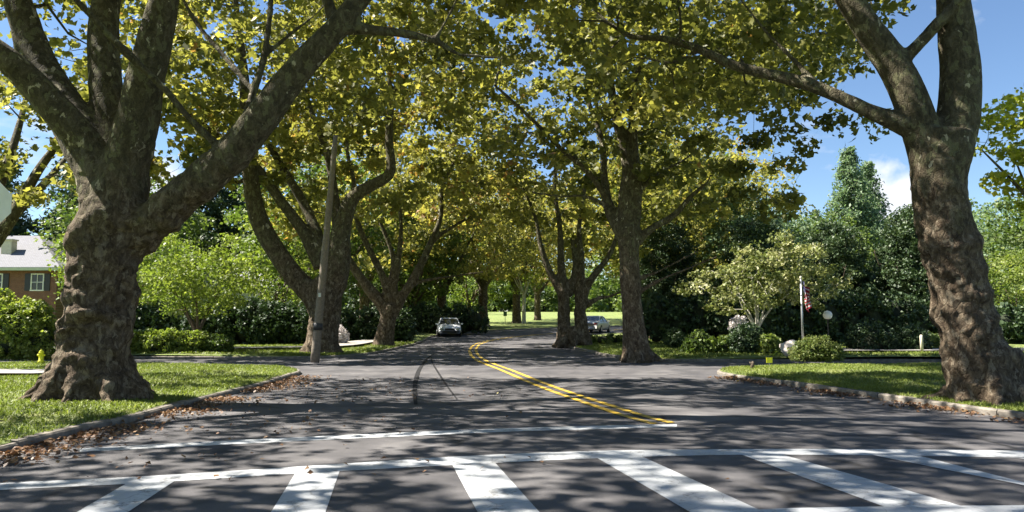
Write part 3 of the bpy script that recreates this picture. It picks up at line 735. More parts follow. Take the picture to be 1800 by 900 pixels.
# --- third right, two stems
d = 38.0
R3 = [
 chain(d, [(990, 614, 30), (991, 580, 24), (991, 540, 22), (990, 505, 19)]),
 chain(d, [(1026, 614, 34), (1023, 580, 26), (1019, 545, 21), (1024, 515, 17)]), chain(d, [(1006, 612, 36), (1006, 597, 26), (1006, 585, 16)]),
 chain(d, [(990, 515, 20), (968, 482, 13), (950, 430, 10), (942, 385, 7), (920, 330, 6)]),
 chain(d, [(990, 510, 20), (986, 460, 14), (984, 400, 10), (975, 330, 8), (980, 260, 7)]),
 chain(d, [(1020, 530, 20), (1040, 490, 14), (1070, 450, 10), (1090, 400, 7), (1120, 330, 6)]),
 chain(d, [(1018, 545, 16), (1050, 525, 8), (1075, 520, 7), (1120, 500, 5)]),
 chain(d, [(1018, 530, 18), (1022, 460, 13), (1018, 400, 9), (1030, 320, 7)]), chain(d, [(1000, 520, 12), (1010, 470, 9), (1005, 420, 7)]),
] + roots(X(1006, d), d, bz, .62, 8, .4, 6)
sycamore('sycamore_tree', 'twin stemmed sycamore with pale peeling bark third along the right verge', (X(1006, d), d, bz), R3,
         [(4, 39, 12, 8, 7, 6.5), (-.5, 38, 10.5, 4, 5, 4), (6, 42, 7.5, 5, 3, 2.5)], voxel=.07, lump=.05, per=62, leaf=.27, tries=5000, keep=lambda q: q[2] > 5.2 or q[1] > 41, tint=.5)

# --- generic trees: one model, then copies
def generic(rs, h, cr, trunk_r, fork, limbs=6, lean=0):
    """chains of a tree at the origin"""
    top = Vector((lean, 0, fork)); out = [[(Vector((0, 0, -.2)), trunk_r * 1.5), (Vector((0, 0, .35)), trunk_r * 1.1), (Vector((lean * .5, 0, fork * .55)), trunk_r * .92), (top, trunk_r * .95)]]
    for k in range(limbs):
        a = 2 * math.pi * k / limbs + rs.uniform(-.3, .3); sp = rs.uniform(.35, .75); l = (h - fork) * rs.uniform(.6, .8)
        dv = Vector((math.cos(a) * sp, math.sin(a) * sp, 1)); p = top + Vector((0, 0, -.3)); pts = [(p, trunk_r * .55)]
        for i in range(1, 5):
            p = p + dv.normalized() * l / 4; dv += Vector((math.cos(a) * .05, math.sin(a) * .05, .12)) + Vector(tuple(rs.normal(0, .12, 3)))
            pts.append((p.copy(), trunk_r * .55 * (1 - i * .21)))
        out.append(pts)
    return out
def make_tree(name, label, loc, seed, h, cr, tr, fork, ells, mat='bark', lm='syc', leaf=.3, per=90, spacing=1.5, tries=3000, tint=.5, group=None, keep=None, rad=(.8, 1.4), rz=0, voxel=.09, cat='tree'):
    rs = np.random.default_rng(seed)
    root = empty(name, loc, label, cat, group, rz)
    ch = generic(rs, h, cr, tr, fork) + (roots(0, 0, 0, tr, 6, tr, seed) if voxel else [])
    cs = sample_crown(ells, spacing, keep, rs=rs, tries=tries)
    thin = attach([smooth_chain(c, 3) for c in ch], cs, rs)
    link('trunk', wood_mesh('trunk', ch, thin, voxel, .04 if voxel else 0, (0, 0, 0), thin_seg=4), M[mat], root)
    pts, ct = clump_points(cs, rs.uniform(rad[0], rad[1], len(cs)), per, .65, rs)
    link('crown', leaf_mesh('crown', pts, leaf, rs=rs, tint_c=ct + tint - .5), M[lm], root)
    return root
def dup(root, loc, label, rz=0, s=1.0, group=None):
    r = root.copy(); C.objects.link(r); r.location = loc; r.rotation_euler = (0, 0, rz); r.scale = (s, s, s); r['label'] = label
    if group: r['group'] = group
    for ch in list(root.children):
        c = ch.copy(); C.objects.link(c); c.parent = r
        for g in ch.children:
            e = g.copy(); C.objects.link(e); e.parent = c
    return r
def at(px, d, dz=0.12): x = X(px, d); return (x, d, E(x, d) + dz)
GS = 'sycamores lining the road'
sA = make_tree('sycamore_tree', 'sycamore behind the silver car at the far bend', at(776, 67), 11, 17, 8, .42, 3.4,
               [(0, 0, 11, 7.5, 7.5, 6), (1.5, 0, 7, 6, 6, 2.6)], leaf=.3, per=60, spacing=1.7, tries=3500, tint=.64, group=GS, keep=lambda q: q[2] > 4.6)
sB = make_tree('sycamore_tree', 'dark trunked sycamore left of the bright far field', at(849, 76), 12, 17, 8, .52, 4.2,
               [(0, 0, 11, 8, 8, 6), (0, -1, 7.4, 6.5, 6, 2.4)], leaf=.32, per=60, spacing=1.7, tries=3500, tint=.60, group=GS, keep=lambda q: q[2] > 4.9)
dup(sB, at(908, 88), 'dark trunked sycamore in the middle of the bright far field', 2.1, 1.0, GS)
dup(sA, at(945, 100), 'smallest dark trunked sycamore right of the bright far field', 1.2, 1.1, GS)
dup(sA, at(640, 60), 'sycamore on the far left lawn beyond the silver car', 3.9, 1.05, GS)
dup(sB, (9.5, 50.5, .2), 'sycamore inside the far bend behind the twin stemmed tree', .7, .85, GS)
dup(sA, (17, 62, .5), 'sycamore inside the far bend beyond the pale car', 4.2, .95, GS)
dup(sB, (-11.0, -.5, .15), 'sycamore beside the crosswalk whose crown shades the near road', 4.4, 1.0, GS)
dup(sB, (14, 88, 1.0), 'sycamore across the far road behind the blue car', 5.4, 1.1, GS)
rsx = np.random.default_rng(77); gc = generic(rsx, 16, 7, .5, 3.6)
sycamore('sycamore_tree', 'sycamore whose yellow green crown fills the sky behind the limbs of the massive tree', (-19.5, 27, .2), [[(p + Vector((-19.5, 27, .2)), r) for p, r in c] for c in gc],
         [(-17.5, 27, 10.5, 7, 6, 5.5), (-13, 27, 9, 4, 4, 3)], per=70, leaf=.24, tries=5000, spacing=1.3, keep=lambda q: q[2] > 5.6, tint=.5)
# pale sapling by the far road
make_tree('young_tree', 'slim young tree with pale trunk beside the far field sycamore', at(921, 86), 14, 8, 2, .22, 3.6, [(0, 0, 6, 2.2, 2.2, 2.2)], mat='pale_bark', lm='lime', leaf=.22, per=60, tries=300, voxel=None)

# yard trees
gA = make_tree('yard_tree', 'mid green tree behind the dark hedge on the left', (-13.6, 51, .2), 21, 13, 6, .3, 2.2, [(0, 0, 7.8, 5.5, 5.5, 5.2)], mat='bark2', lm='green', leaf=.28, per=90, tries=2500, voxel=None)
lA = make_tree('yard_tree', 'yellow green tree beyond the hedge, left of the pole', (-21.5, 41, .2), 22, 10, 5, .25, 1.8, [(0, 0, 5.8, 4.6, 4.6, 4.0)], mat='bark2', lm='lime', leaf=.24, per=90, tries=2000, voxel=None, tint=.35)
eA = make_tree('evergreen_tree', 'dark evergreen behind the brick house', (-37, 66, .2), 23, 17, 6, .35, 1.2, [(0, 0, 6, 5.5, 5.5, 5.5), (0, 0, 11, 4, 4, 6)], mat='bark2', lm='dark', leaf=.3, per=150, spacing=1.3, tries=3500, voxel=None)
lA.scale = (.72, .72, .72)
for (x, y, s, lab) in [(-45, 60, 1.0, 'dark evergreen left of the brick house roof'), (-27, 68, .95, 'dark evergreen right of the brick house roof'),
                       (13.5, 41, .42, 'dark evergreen behind the small variegated tree'), (19, 43.5, .42, 'dark evergreen behind the flagpole'), (9.5, 45, .42, 'dark evergreen right of the straight trunked sycamore'),
                       (23, 42, .46, 'broad dark evergreen right of the globe lamp'), (33, 60, .5, 'dark evergreen behind the leaning sycamore'), (13, 60, .6, 'tall dark evergreen far behind the flagpole'),
                       (-12.5, 75, .8, 'dark evergreen far behind the silver car')]:
    dup(eA, (x, y, E(x, y) + .15), lab, random.uniform(0, 6), s)
for (x, y, s, lab) in [(-30, 58, 1.0, 'mid green tree far left of the pale roofed house'), (-9, 66, .9, 'mid green tree behind the third left sycamore'), (-31, 60, .5, 'low green tree between the brick house and the first sycamore'),
                       (12, 56, 1.1, 'green tree behind the right verge sycamores'), (20, 60, .85, 'green tree left of the feathery conifer'), (35, 60, .85, 'green tree right of the feathery conifer'),
                       (33, 44, .75, 'green tree showing right of the leaning trunk'), (42, 50, .9, 'green tree at the right edge of the photograph'), (22, 52, .66, 'green tree above the white house')]:
    dup(gA, (x, y, E(x, y) + .15), lab, random.uniform(0, 6), s)
for (x, y, s, lab) in [(-25, 50, .75, 'yellow green tree left of the pale roofed house'), (-14.4, 45, .78, 'yellow green tree seen between the second and third left sycamores'),
                       (-5, 88, 1.2, 'yellow green tree on the far field edge'), (27.5, 40, .5, 'small bright green tree left of the leaning trunk'), (33, 36, .62, 'small bright green tree right of the leaning trunk')]:
    dup(lA, (x, y, E(x, y) + .15), lab, random.uniform(0, 6), s)
gC = make_tree('yard_tree', 'pale grey green tree left of the feathery conifer', at(1395, 52), 27, 11, 4, .25, 2.0, [(0, 0, 6.2, 4.2, 4.2, 4.6)], mat='bark2', lm='conifer', leaf=.22, per=80, tries=2200, spacing=1.2, voxel=None)
gC.scale = (.8, .8, .8)
dup(gC, at(1585, 50), 'pale grey green tree left of the leaning sycamore', 1.3, .58)
dup(gC, at(1290, 52), 'pale grey green tree behind the variegated tree', 2.4, .95)
dup(gC, at(1770, 52), 'pale grey green tree right of the leaning sycamore', 4.4, .9)
# ornamental small tree on the left and the variegated one on the right
make_tree('ornamental_tree', 'small round yellow green tree behind the clipped shrub row', at(348, 32), 31, 4.6, 2, .13, 1.0, [(0, 0, 3.0, 2.3, 2.2, 1.5)], mat='bark2', lm='lime', leaf=.13, per=110, spacing=.7, tries=1500, rad=(.45, .7), voxel=None, tint=.4)
make_tree('variegated_tree', 'small spreading tree with cream variegated leaves left of the flag', at(1330, 31), 32, 4.8, 3, .10, 1.2, [(-.9, 0, 2.6, 2.2, 2.0, .9), (.8, 0, 3.5, 2.4, 2, 1.2), (2.3, 0, 2.7, 1.6, 1.4, .9), (1.0, .5, 4.3, 1.3, 1.2, .8)], mat='pale_bark', lm='varieg', leaf=.13, per=80, spacing=.58, tries=2600, rad=(.22, .6), voxel=None, tint=.55, keep=lambda q: mnoise.noise((q[0] * .9, q[1] * .9, q[2] * 1.6)) > -.12)
make_tree('yellow_tree', 'yellow leaved tree with bare crooked branches at the right edge', (16.4, 21, .2), 33, 9, 3, .22, 2.6, [(-.9, 0, 5.6, 1.5, 1.2, 1.0), (-1.8, 1, 7.2, 1.5, 1.5, .8), (1.5, 0, 7, 3, 3, 2)], mat='bark', lm='yellow_leaf', leaf=.17, per=80, spacing=.8, tries=900, rad=(.4, .7), voxel=None)
# tall feathery conifer: whorls of drooping boughs
def conifer(name, label, loc, h, r, seed, lm='conifer', group=None):
    rs = np.random.default_rng(seed); root = empty(name, loc, label, 'tree', group)
    tr = [(Vector((0, 0, -.2)), .3), (Vector((0.1, 0, h * .5)), .18), (Vector((0, 0, h)), .02)]
    thin = []; pts = []
    z = 1.2
    while z < h - .3:
        rr = r * (1 - (z / h) ** 1.5) * rs.uniform(.8, 1.15) + .25; n = 7
        for k in range(n):
            a = rs.uniform(0, 6.283); d = np.array([math.cos(a), math.sin(a), 0])
            p0 = np.array([0, 0, z]); p3 = p0 + d * rr + np.array([0, 0, rr * .35]); pm = p0 + d * rr * .5 + np.array([0, 0, rr * .30])
            thin.append([(Vector(p0), .05), (Vector(pm), .03), (Vector(p3), .01)])
            m = int(70 * rr / 2 + 20); t = rs.uniform(.15, 1, m)[:, None]
            q = p0 * (1 - t) ** 2 + 2 * pm * t * (1 - t) + p3 * t ** 2 + rs.normal(0, 1, (m, 3)) * np.array([.22, .22, .20]) * (.5 + rr * .3)
            pts.append(q)
        z += h / 38
    link('trunk', wood_mesh('trunk', [tr], thin, None), M['bark2'], root)
    link('crown', leaf_mesh('crown', np.concatenate(pts), .26, up_bias=.3, rs=rs, aspect=.45), M[lm], root)
    return root
cA = conifer('conifer_tree', 'tall feathery pale green conifer against the sky', at(1502, 56), 14.4, 2.9, 41)
dup(cA, at(1535, 60), 'second feathery conifer just right of the tallest one', 1.0, .98)
dup(cA, at(1440, 62), 'lower feathery conifer left of the tall pair', 2.0, .72)

# far woodland closing the view
def woodland():
    rs = np.random.default_rng(5); cs = []
    for ang in np.linspace(-52, 52, 190):
        a = R(ang); D = rs.uniform(135, 165); x, y = math.sin(a) * D, math.cos(a) * D; h = rs.uniform(10, 17)
        if -14 < x < 26: D += 60; x, y = math.sin(a) * D, math.cos(a) * D; h = rs.uniform(9, 13)
        for k in range(16):
            cs.append((x + rs.normal(0, 2.5), y + rs.normal(0, 2.5), E(x, y) + rs.uniform(.5, h)))
        for k in range(5): cs.append((x + rs.normal(0, 2.5), y + rs.normal(0, 2.5), E(x, y) + rs.uniform(.2, 2.5)))
    cs = np.array(cs); pts, ct = clump_points(cs, rs.uniform(1.6, 2.8, len(cs)), 42, .8, rs)
    o = link('woodland', leaf_mesh('woodland', pts, .95, rs=rs, tint_c=ct), M['green']); tag(o, 'distant belt of trees closing the view', 'woodland', kind='stuff')
woodland()

# ------------------------------------------------------------------ hedges and shrubs
def shrub(name, label, loc, lobes, leaf, n, lm, cat='shrub', group=None, tint=.5, clump=.16, core=.66):
    """lobes: ellipsoids; leaves on their surface, a solid dark filler core inside"""
    rs = np.random.default_rng(sum(map(ord, label))); root = empty(name, loc, label, cat, group)
    e = np.array(lobes, float); w = (e[:, 3] * e[:, 4] + e[:, 3] * e[:, 5] + e[:, 4] * e[:, 5]); w = w / w.sum()
    n = int(n * 1.5); k = max(20, n // 22); wh = rs.choice(len(e), k, p=w); d = rs.normal(size=(k, 3)); d[:, 2] = np.where(d[:, 2] < 0, d[:, 2] * .7, d[:, 2]); d /= np.linalg.norm(d, axis=1)[:, None]
    c = e[wh, :3] + d * e[wh, 3:6] * rs.uniform(.86, 1.08, k)[:, None]
    pts, ct = clump_points(c, clump, 22, .8, rs); ok = pts[:, 2] > .02
    link('foliage', leaf_mesh('foliage', pts[ok], leaf, up_bias=.4, rs=rs, tint_c=(ct + tint - .5)[ok]), M[lm], root)
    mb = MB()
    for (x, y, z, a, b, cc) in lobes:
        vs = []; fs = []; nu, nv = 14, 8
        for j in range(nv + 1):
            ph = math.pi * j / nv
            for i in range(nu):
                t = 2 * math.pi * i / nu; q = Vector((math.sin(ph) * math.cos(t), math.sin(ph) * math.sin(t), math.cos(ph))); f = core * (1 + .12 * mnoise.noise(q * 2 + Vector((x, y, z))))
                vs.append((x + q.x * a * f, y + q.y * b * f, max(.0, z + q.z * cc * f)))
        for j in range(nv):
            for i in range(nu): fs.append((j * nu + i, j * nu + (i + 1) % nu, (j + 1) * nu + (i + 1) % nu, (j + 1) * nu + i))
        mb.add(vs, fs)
    link('dark_filler', mb.mesh('dark_filler', True), M['inner'], root)  # solid dark lumps added to fill the inside; no branches modelled
    return root
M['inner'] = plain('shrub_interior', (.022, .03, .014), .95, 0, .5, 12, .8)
def row(x0, x1, y, z, ry, rz, step, seed=0, jit=.12):
    rr = random.Random(seed); n = max(2, int((x1 - x0) / step) + 1); out = []
    for i in range(n):
        x = (x0 + (x1 - x0) * i / (n - 1)); out.append((x + rr.uniform(-.1, .1), y + rr.uniform(-.1, .1), z * rr.uniform(.95, 1.05), step * rr.uniform(.75, .95), ry * rr.uniform(.9, 1.1), rz * rr.uniform(1 - jit, 1 + jit)))
    return out
g = at(448, 38)
shrub('hedge', 'tall dark hedge left of the pole and its sycamore', g, row(-2.6, 2.8, 0, 1.0, 1.1, 1.25, 1.0, 1), .16, 15000, 'dark', 'hedge', tint=.35, clump=.28)
shrub('hedge', 'dark hedge running behind the small round yellow green tree', at(300, 39), row(-2.6, 1.8, 0, .95, 1.0, 1.1, 1.0, 2), .16, 11000, 'dark', 'hedge', tint=.35, clump=.28)
shrub('hedge', 'dark hedge right of the sycamore behind the pole', at(628, 44), row(-1.6, 2.6, 0, .8, .8, 1.0, .9, 3), .17, 9000, 'dark', 'hedge', tint=.4, clump=.28)
shrub('hedge', 'dark hedge across the lawn behind the silver car', at(735, 62), row(-4, 4.5, 0, 1.0, 1.1, 1.3, 1.4, 9), .2, 9000, 'dark', 'hedge', tint=.5, clump=.35)
shrub('shrub_row', 'low light green shrub row left of the rounded bush', at(288, 29), row(-1.2, 1.3, 0, .38, .5, .52, .5, 4), .09, 9000, 'lime', 'shrubs', tint=.42)
shrub('round_bush', 'rounded mid green bush at the end of the shrub row', at(380, 29.2), [(0, 0, .32, .62, .5, .42), (-.55, .1, .3, .4, .4, .4)], .08, 4500, 'green', 'bush', tint=.45)
shrub('large_shrub', 'large sunlit yellow green shrub left of the massive sycamore', at(35, 24.8), [(0, 0, .8, 1.0, .9, 1.0), (-1.1, .2, 1.1, 1.0, .9, 1.2), (.7, 0, .6, .6, .7, .75), (-2.2, .3, 1.0, 1, 1, 1.2), (.1, .3, 1.3, .7, .6, .75)], .1, 17000, 'lime', 'shrub', tint=.5)
shrub('yellow_bush', 'round yellowish bush in front of the flagpole', at(1434, 22.6, .2), [(0, 0, .3, .62, .5, .42), (.35, .1, .22, .42, .4, .32), (-.35, 0, .25, .4, .4, .33)], .065, 6000, 'varieg', 'bush', tint=.25)
shrub('round_bush', 'small dark round shrub right of the straight trunked sycamore', at(1185, 34), [(0, 0, .42, .36, .36, .46)], .08, 2200, 'dark', 'bush')
shrub('round_bush', 'big dark mounded bush right of the globe lamp', at(1532, 30), [(0, 0, .45, .95, .8, .75), (.5, .2, .35, .7, .6, .6)], .09, 6500, 'dark', 'bush', tint=.3)
shrub('round_bush', 'dark mounded bush beside the short white post', at(1600, 30), [(0, 0, .4, .62, .6, .65)], .09, 4200, 'dark', 'bush', tint=.3)
shrub('round_bush', 'dark clipped bush below the variegated tree', at(1312, 28.5), [(0, 0, .45, .62, .6, .7)], .09, 4200, 'dark', 'bush', tint=.3)
shrub('flower_bed', 'loose green planting left of the clipped dark bush', at(1262, 29), row(-.9, .8, 0, .3, .4, .45, .5, 5, .3), .12, 3800, 'green', 'plants', tint=.5)
shrub('leafy_shrub', 'light green leafy shrub between the dark bushes under the flag', at(1350, 28), [(0, 0, .3, .38, .4, .45)], .11, 1800, 'green', 'shrub', tint=.8)
shrub('hedge', 'dark hedge behind the flagpole and globe lamp', at(1420, 39), row(-8, 5.5, 0, 1.2, 1.0, 1.5, 1.1, 6), .18, 16000, 'dark', 'hedge', tint=.45, clump=.3)
shrub('hedge', 'dark hedge seen right of the leaning sycamore', at(1800, 38), row(-5.5, 6, 0, .9, 1.0, 1.1, 1.3, 7), .18, 10000, 'dark', 'hedge', tint=.4, clump=.3)
shrub('low_bush', 'low grey green bush left of the leaning sycamore trunk', at(1632, 31), [(0, 0, .3, .5, .5, .45), (.6, 0, .28, .5, .4, .4)], .09, 3000, 'green', 'bush', tint=.6)
shrub('flowering_shrub', 'white flowering shrub behind the sycamore by the pole', at(592, 37), [(0, 0, .45, .5, .4, .6)], .1, 1600, 'flower', 'shrub', tint=.5, core=.35)
shrub('flowering_shrub', 'white flowering shrub in the dark gap under the variegated tree', at(1298, 35), [(0, 0, 1.05, .35, .35, .4)], .1, 700, 'flower', 'shrub', tint=.5, core=.3)
# ivy-like planting at the foot of the twin stemmed tree
shrub('low_bush', 'low leafy growth at the foot of the twin stemmed sycamore', at(1085, 40), row(-1.6, 1.2, 0, .2, .5, .35, .6, 8), .1, 3000, 'green', 'bush', tint=.6)

# ------------------------------------------------------------------ grass blades and leaf litter
def in_lawn(x, y, poly, side):
    ys_ = [p[1] for p in poly]; xs_ = [p[0] for p in poly]
    return (x - np.interp(y, ys_, xs_)) * side
def blades(name, n, poly, side, y0, y1, w, size, label):
    rs = np.random.default_rng(n)
    y = y0 + (y1 - y0) * rs.uniform(size=n) ** 1.15; off = .02 + w * rs.uniform(size=n) ** 1.1
    kx = np.interp(y, [p[1] for p in poly], [p[0] for p in poly]); x = kx + side * off
    bare = np.array([mnoise.noise((a * .55, b * .55, 7)) + .4 * mnoise.noise((a * 2.2, b * 2.2, 7)) for a, b in zip(x, y)]); okb = rs.uniform(size=n) > np.clip((bare - .1) * 3, 0, .6); x, y, off = x[okb], y[okb], off[okb]
    z = np.array([E(a, b) + lawn_h(o) + .035 * mnoise.noise((a * .7, b * .7, 0)) for a, b, o in zip(x, y, off)])
    p = np.c_[x, y, z + size * .32]
    me = leaf_mesh(name, p, size, up_bias=-.6, hang=3.0, rs=rs, aspect=.16, tint_c=.5 + .22 * np.array([mnoise.noise((a * .9, b * .9, 3)) for a, b in zip(x, y)]))
    o = link(name, me, M['grassblade']); tag(o, label, 'grass', kind='stuff')
blades('grass', 120000, l1, -1, 6.5, 22.4, 9, .075, 'short sunlit grass on the near left verge')
blades('grass', 90000, r1, 1, 9, 22.0, 9, .075, 'short grass on the near right verge')
blades('grass', 50000, l2, -1, 28, 44, 11, .12, 'grass on the left lawn beyond the cross street')
blades('grass', 50000, r2, 1, 26.2, 44, 18, .12, 'grass on the right lawn beyond the cross street')
def litter(name, n, pts, spread, side, label, size=.055):
    rs = np.random.default_rng(n); p = np.array(pts); s = np.r_[0, np.cumsum(np.linalg.norm(np.diff(p, axis=0), axis=1))]
    dens = rs.uniform(size=n * 3); t = dens * s[-1]; keepm = np.array([mnoise.noise((a * .8, n, 0)) + rs.normal(0, .25) > -.05 for a in t]); t = t[keepm][:n]
    x = np.interp(t, s, p[:, 0]); y = np.interp(t, s, p[:, 1]); o = .1 + np.abs(rs.normal(0, spread, len(t))) * (1)
    q = np.c_[x + side * o, y + rs.normal(0, .05, len(t)), np.full(len(t), .02) + np.abs(rs.normal(0, .016, len(t)))]
    me = leaf_mesh(name, q, size, up_bias=1.6, rs=rs, aspect=.8); o = link(name, me, M['litter']); tag(o, label, 'fallen leaves', kind='stuff')
litter('fallen_leaves', 2900, [p for p in LKs if 6.5 < p[1] < 19.5], .42, 1, 'brown fallen leaves drifted against the left kerb')
litter('fallen_leaves', 1500, [p for p in RKs if 9 < p[1] < 19], .30, -1, 'brown fallen leaves along the right kerb')
litter('fallen_leaves', 260, [(-4.5, 7), (-4.2, 19)], 2.2, 1, 'scattered brown leaves on the near road')

# ------------------------------------------------------------------ leaning utility pole
M['pole_wood'] = plain('weathered_wood', (.17, .14, .105), .85, 0, .3, 16, .5)
M['steel'] = plain('galvanised_steel', (.45, .46, .47), .4, .8, .15, 20)
M['alu'] = plain('bare_aluminium_back', (.62, .63, .60), .45, .35, .08, 6)
M['black'] = plain('black_paint', (.02, .02, .022), .5, 0, .2, 10)
M['white'] = plain('white_paint', (.75, .74, .70), .5, 0, .08, 5)
M['brick'] = None
d = 25.6
pb = P(553, 634, d); pt = P(590, 238, d)
root = empty('utility_pole', (pb.x, pb.y, .12), 'leaning weathered grey wooden pole in front of the second left sycamore', 'pole')
mb = MB(); o0 = Vector((pb.x, pb.y, .12)); a = Vector((pb.x, pb.y, -.1)) - o0; b = pt - o0
mb.tube([(a.lerp(b, t / 14), .155 - .07 * t / 14 + .006 * math.sin(t * 2.1)) for t in range(15)], 16); mb.build('shaft', M['pole_wood'], root, True)
mb = MB(); mb.tube([(a.lerp(b, .15), .158), (a.lerp(b, .165), .159), (a.lerp(b, .18), .157)], 16); mb.build('metal_band', M['black'], root, True)
mb = MB(); q = a.lerp(b, .3); mb.box((q.x + .0, q.y - .17, q.z), (.09, .03, .14)); mb.build('number_plate', M['steel'], root)

# ------------------------------------------------------------------ stop sign seen from behind at the left edge
def stop_sign():
    c = P(-20, 358, 12.6); base = Vector((c.x, c.y + .03, .17)); root = empty('stop_sign', base, 'pale grey back of an octagonal road sign cut off by the left edge', 'road sign')
    mb = MB(); mb.box((0, .045, (c.z - .17) / 2 + .2), (.06, .04, c.z - .17 + .4)); mb.build('post', M['steel'], root)
    mb = MB(); r = .375 / math.cos(math.pi / 8); vs = []
    for y in (-.004, .004):
        for k in range(8):
            an = math.pi / 8 + k * math.pi / 4; vs.append((r * math.cos(an), y, c.z - .17 + r * math.sin(an)))
    mb.add(vs, [tuple(range(8)), tuple(reversed(range(8, 16)))] + [(k, k + 8, (k + 1) % 8 + 8, (k + 1) % 8) for k in range(8)])
    mb.build('sign_plate', M['alu'], root)
    for z in (-.22, .22):
        mb = MB(); mb.tube([(Vector((0, -.012, c.z - .17 + z)), .012), (Vector((0, .03, c.z - .17 + z)), .012)], 8); mb.build('bolt', M['steel'], root)
stop_sign()

# ------------------------------------------------------------------ houses
def brickmat(name, c1, c2, mortar):
    m, nt, b, o = newmat(name); v = ocv(nt)
    br = nt.nodes.new('ShaderNodeTexBrick'); br.inputs['Scale'].default_value = 4.5; br.inputs['Color1'].default_value = (*c1, 1); br.inputs['Color2'].default_value = (*c2, 1); br.inputs['Mortar'].default_value = (*mortar, 1)
    mp = nt.nodes.new('ShaderNodeMapping'); mp.inputs['Rotation'].default_value = (math.pi / 2, 0, 0); nt.links.new(v, mp.inputs['Vector']); nt.links.new(mp.outputs[0], br.inputs['Vector'])
    nt.links.new(mix(nt, .5, br.outputs['Color'], ramp(nt, nz(nt, 3, 5, .6, v), [(.3, (.6, .6, .6)), (.7, (1.2, 1.2, 1.2))]), 'MULTIPLY'), b.inputs['Base Color']); b.inputs['Roughness'].default_value = .9; return m
def shinglemat(name, col):
    m, nt, b, o = newmat(name); v = ocv(nt)
    br = nt.nodes.new('ShaderNodeTexBrick'); br.inputs['Scale'].default_value = 3; br.inputs['Color1'].default_value = (*col, 1); br.inputs['Color2'].default_value = (*[c * .8 for c in col], 1); br.inputs['Mortar'].default_value = (*[c * .55 for c in col], 1)
    br.inputs['Mortar Size'].default_value = .03; nt.links.new(v, br.inputs['Vector'])
    nt.links.new(mix(nt, .4, br.outputs['Color'], ramp(nt, nz(nt, 14, 5, .7, v), [(.3, (.6, .6, .6)), (.7, (1.3, 1.3, 1.3))]), 'MULTIPLY'), b.inputs['Base Color']); b.inputs['Roughness'].default_value = .85; return m
M['brick'] = brickmat('red_brick', (.15, .05, .03), (.21, .08, .045), (.24, .2, .16))
M['shingle'] = shinglemat('grey_shingle', (.19, .19, .21)); M['shingle2'] = shinglemat('pale_shingle', (.30, .30, .31))
M['siding'] = plain('white_siding', (.68, .67, .63), .6, 0, .06, 3)
M['cream'] = plain('cream_render', (.6, .55, .42), .8, 0, .1, 6)
M['green_trim'] = plain('sage_trim', (.50, .54, .40), .6, 0, .06, 6)
m_, nt_, b_, o_ = newmat('window_glass'); b_.inputs['Base Color'].default_value = (.03, .035, .04, 1); b_.inputs['Roughness'].default_value = .06; M['glass'] = m_
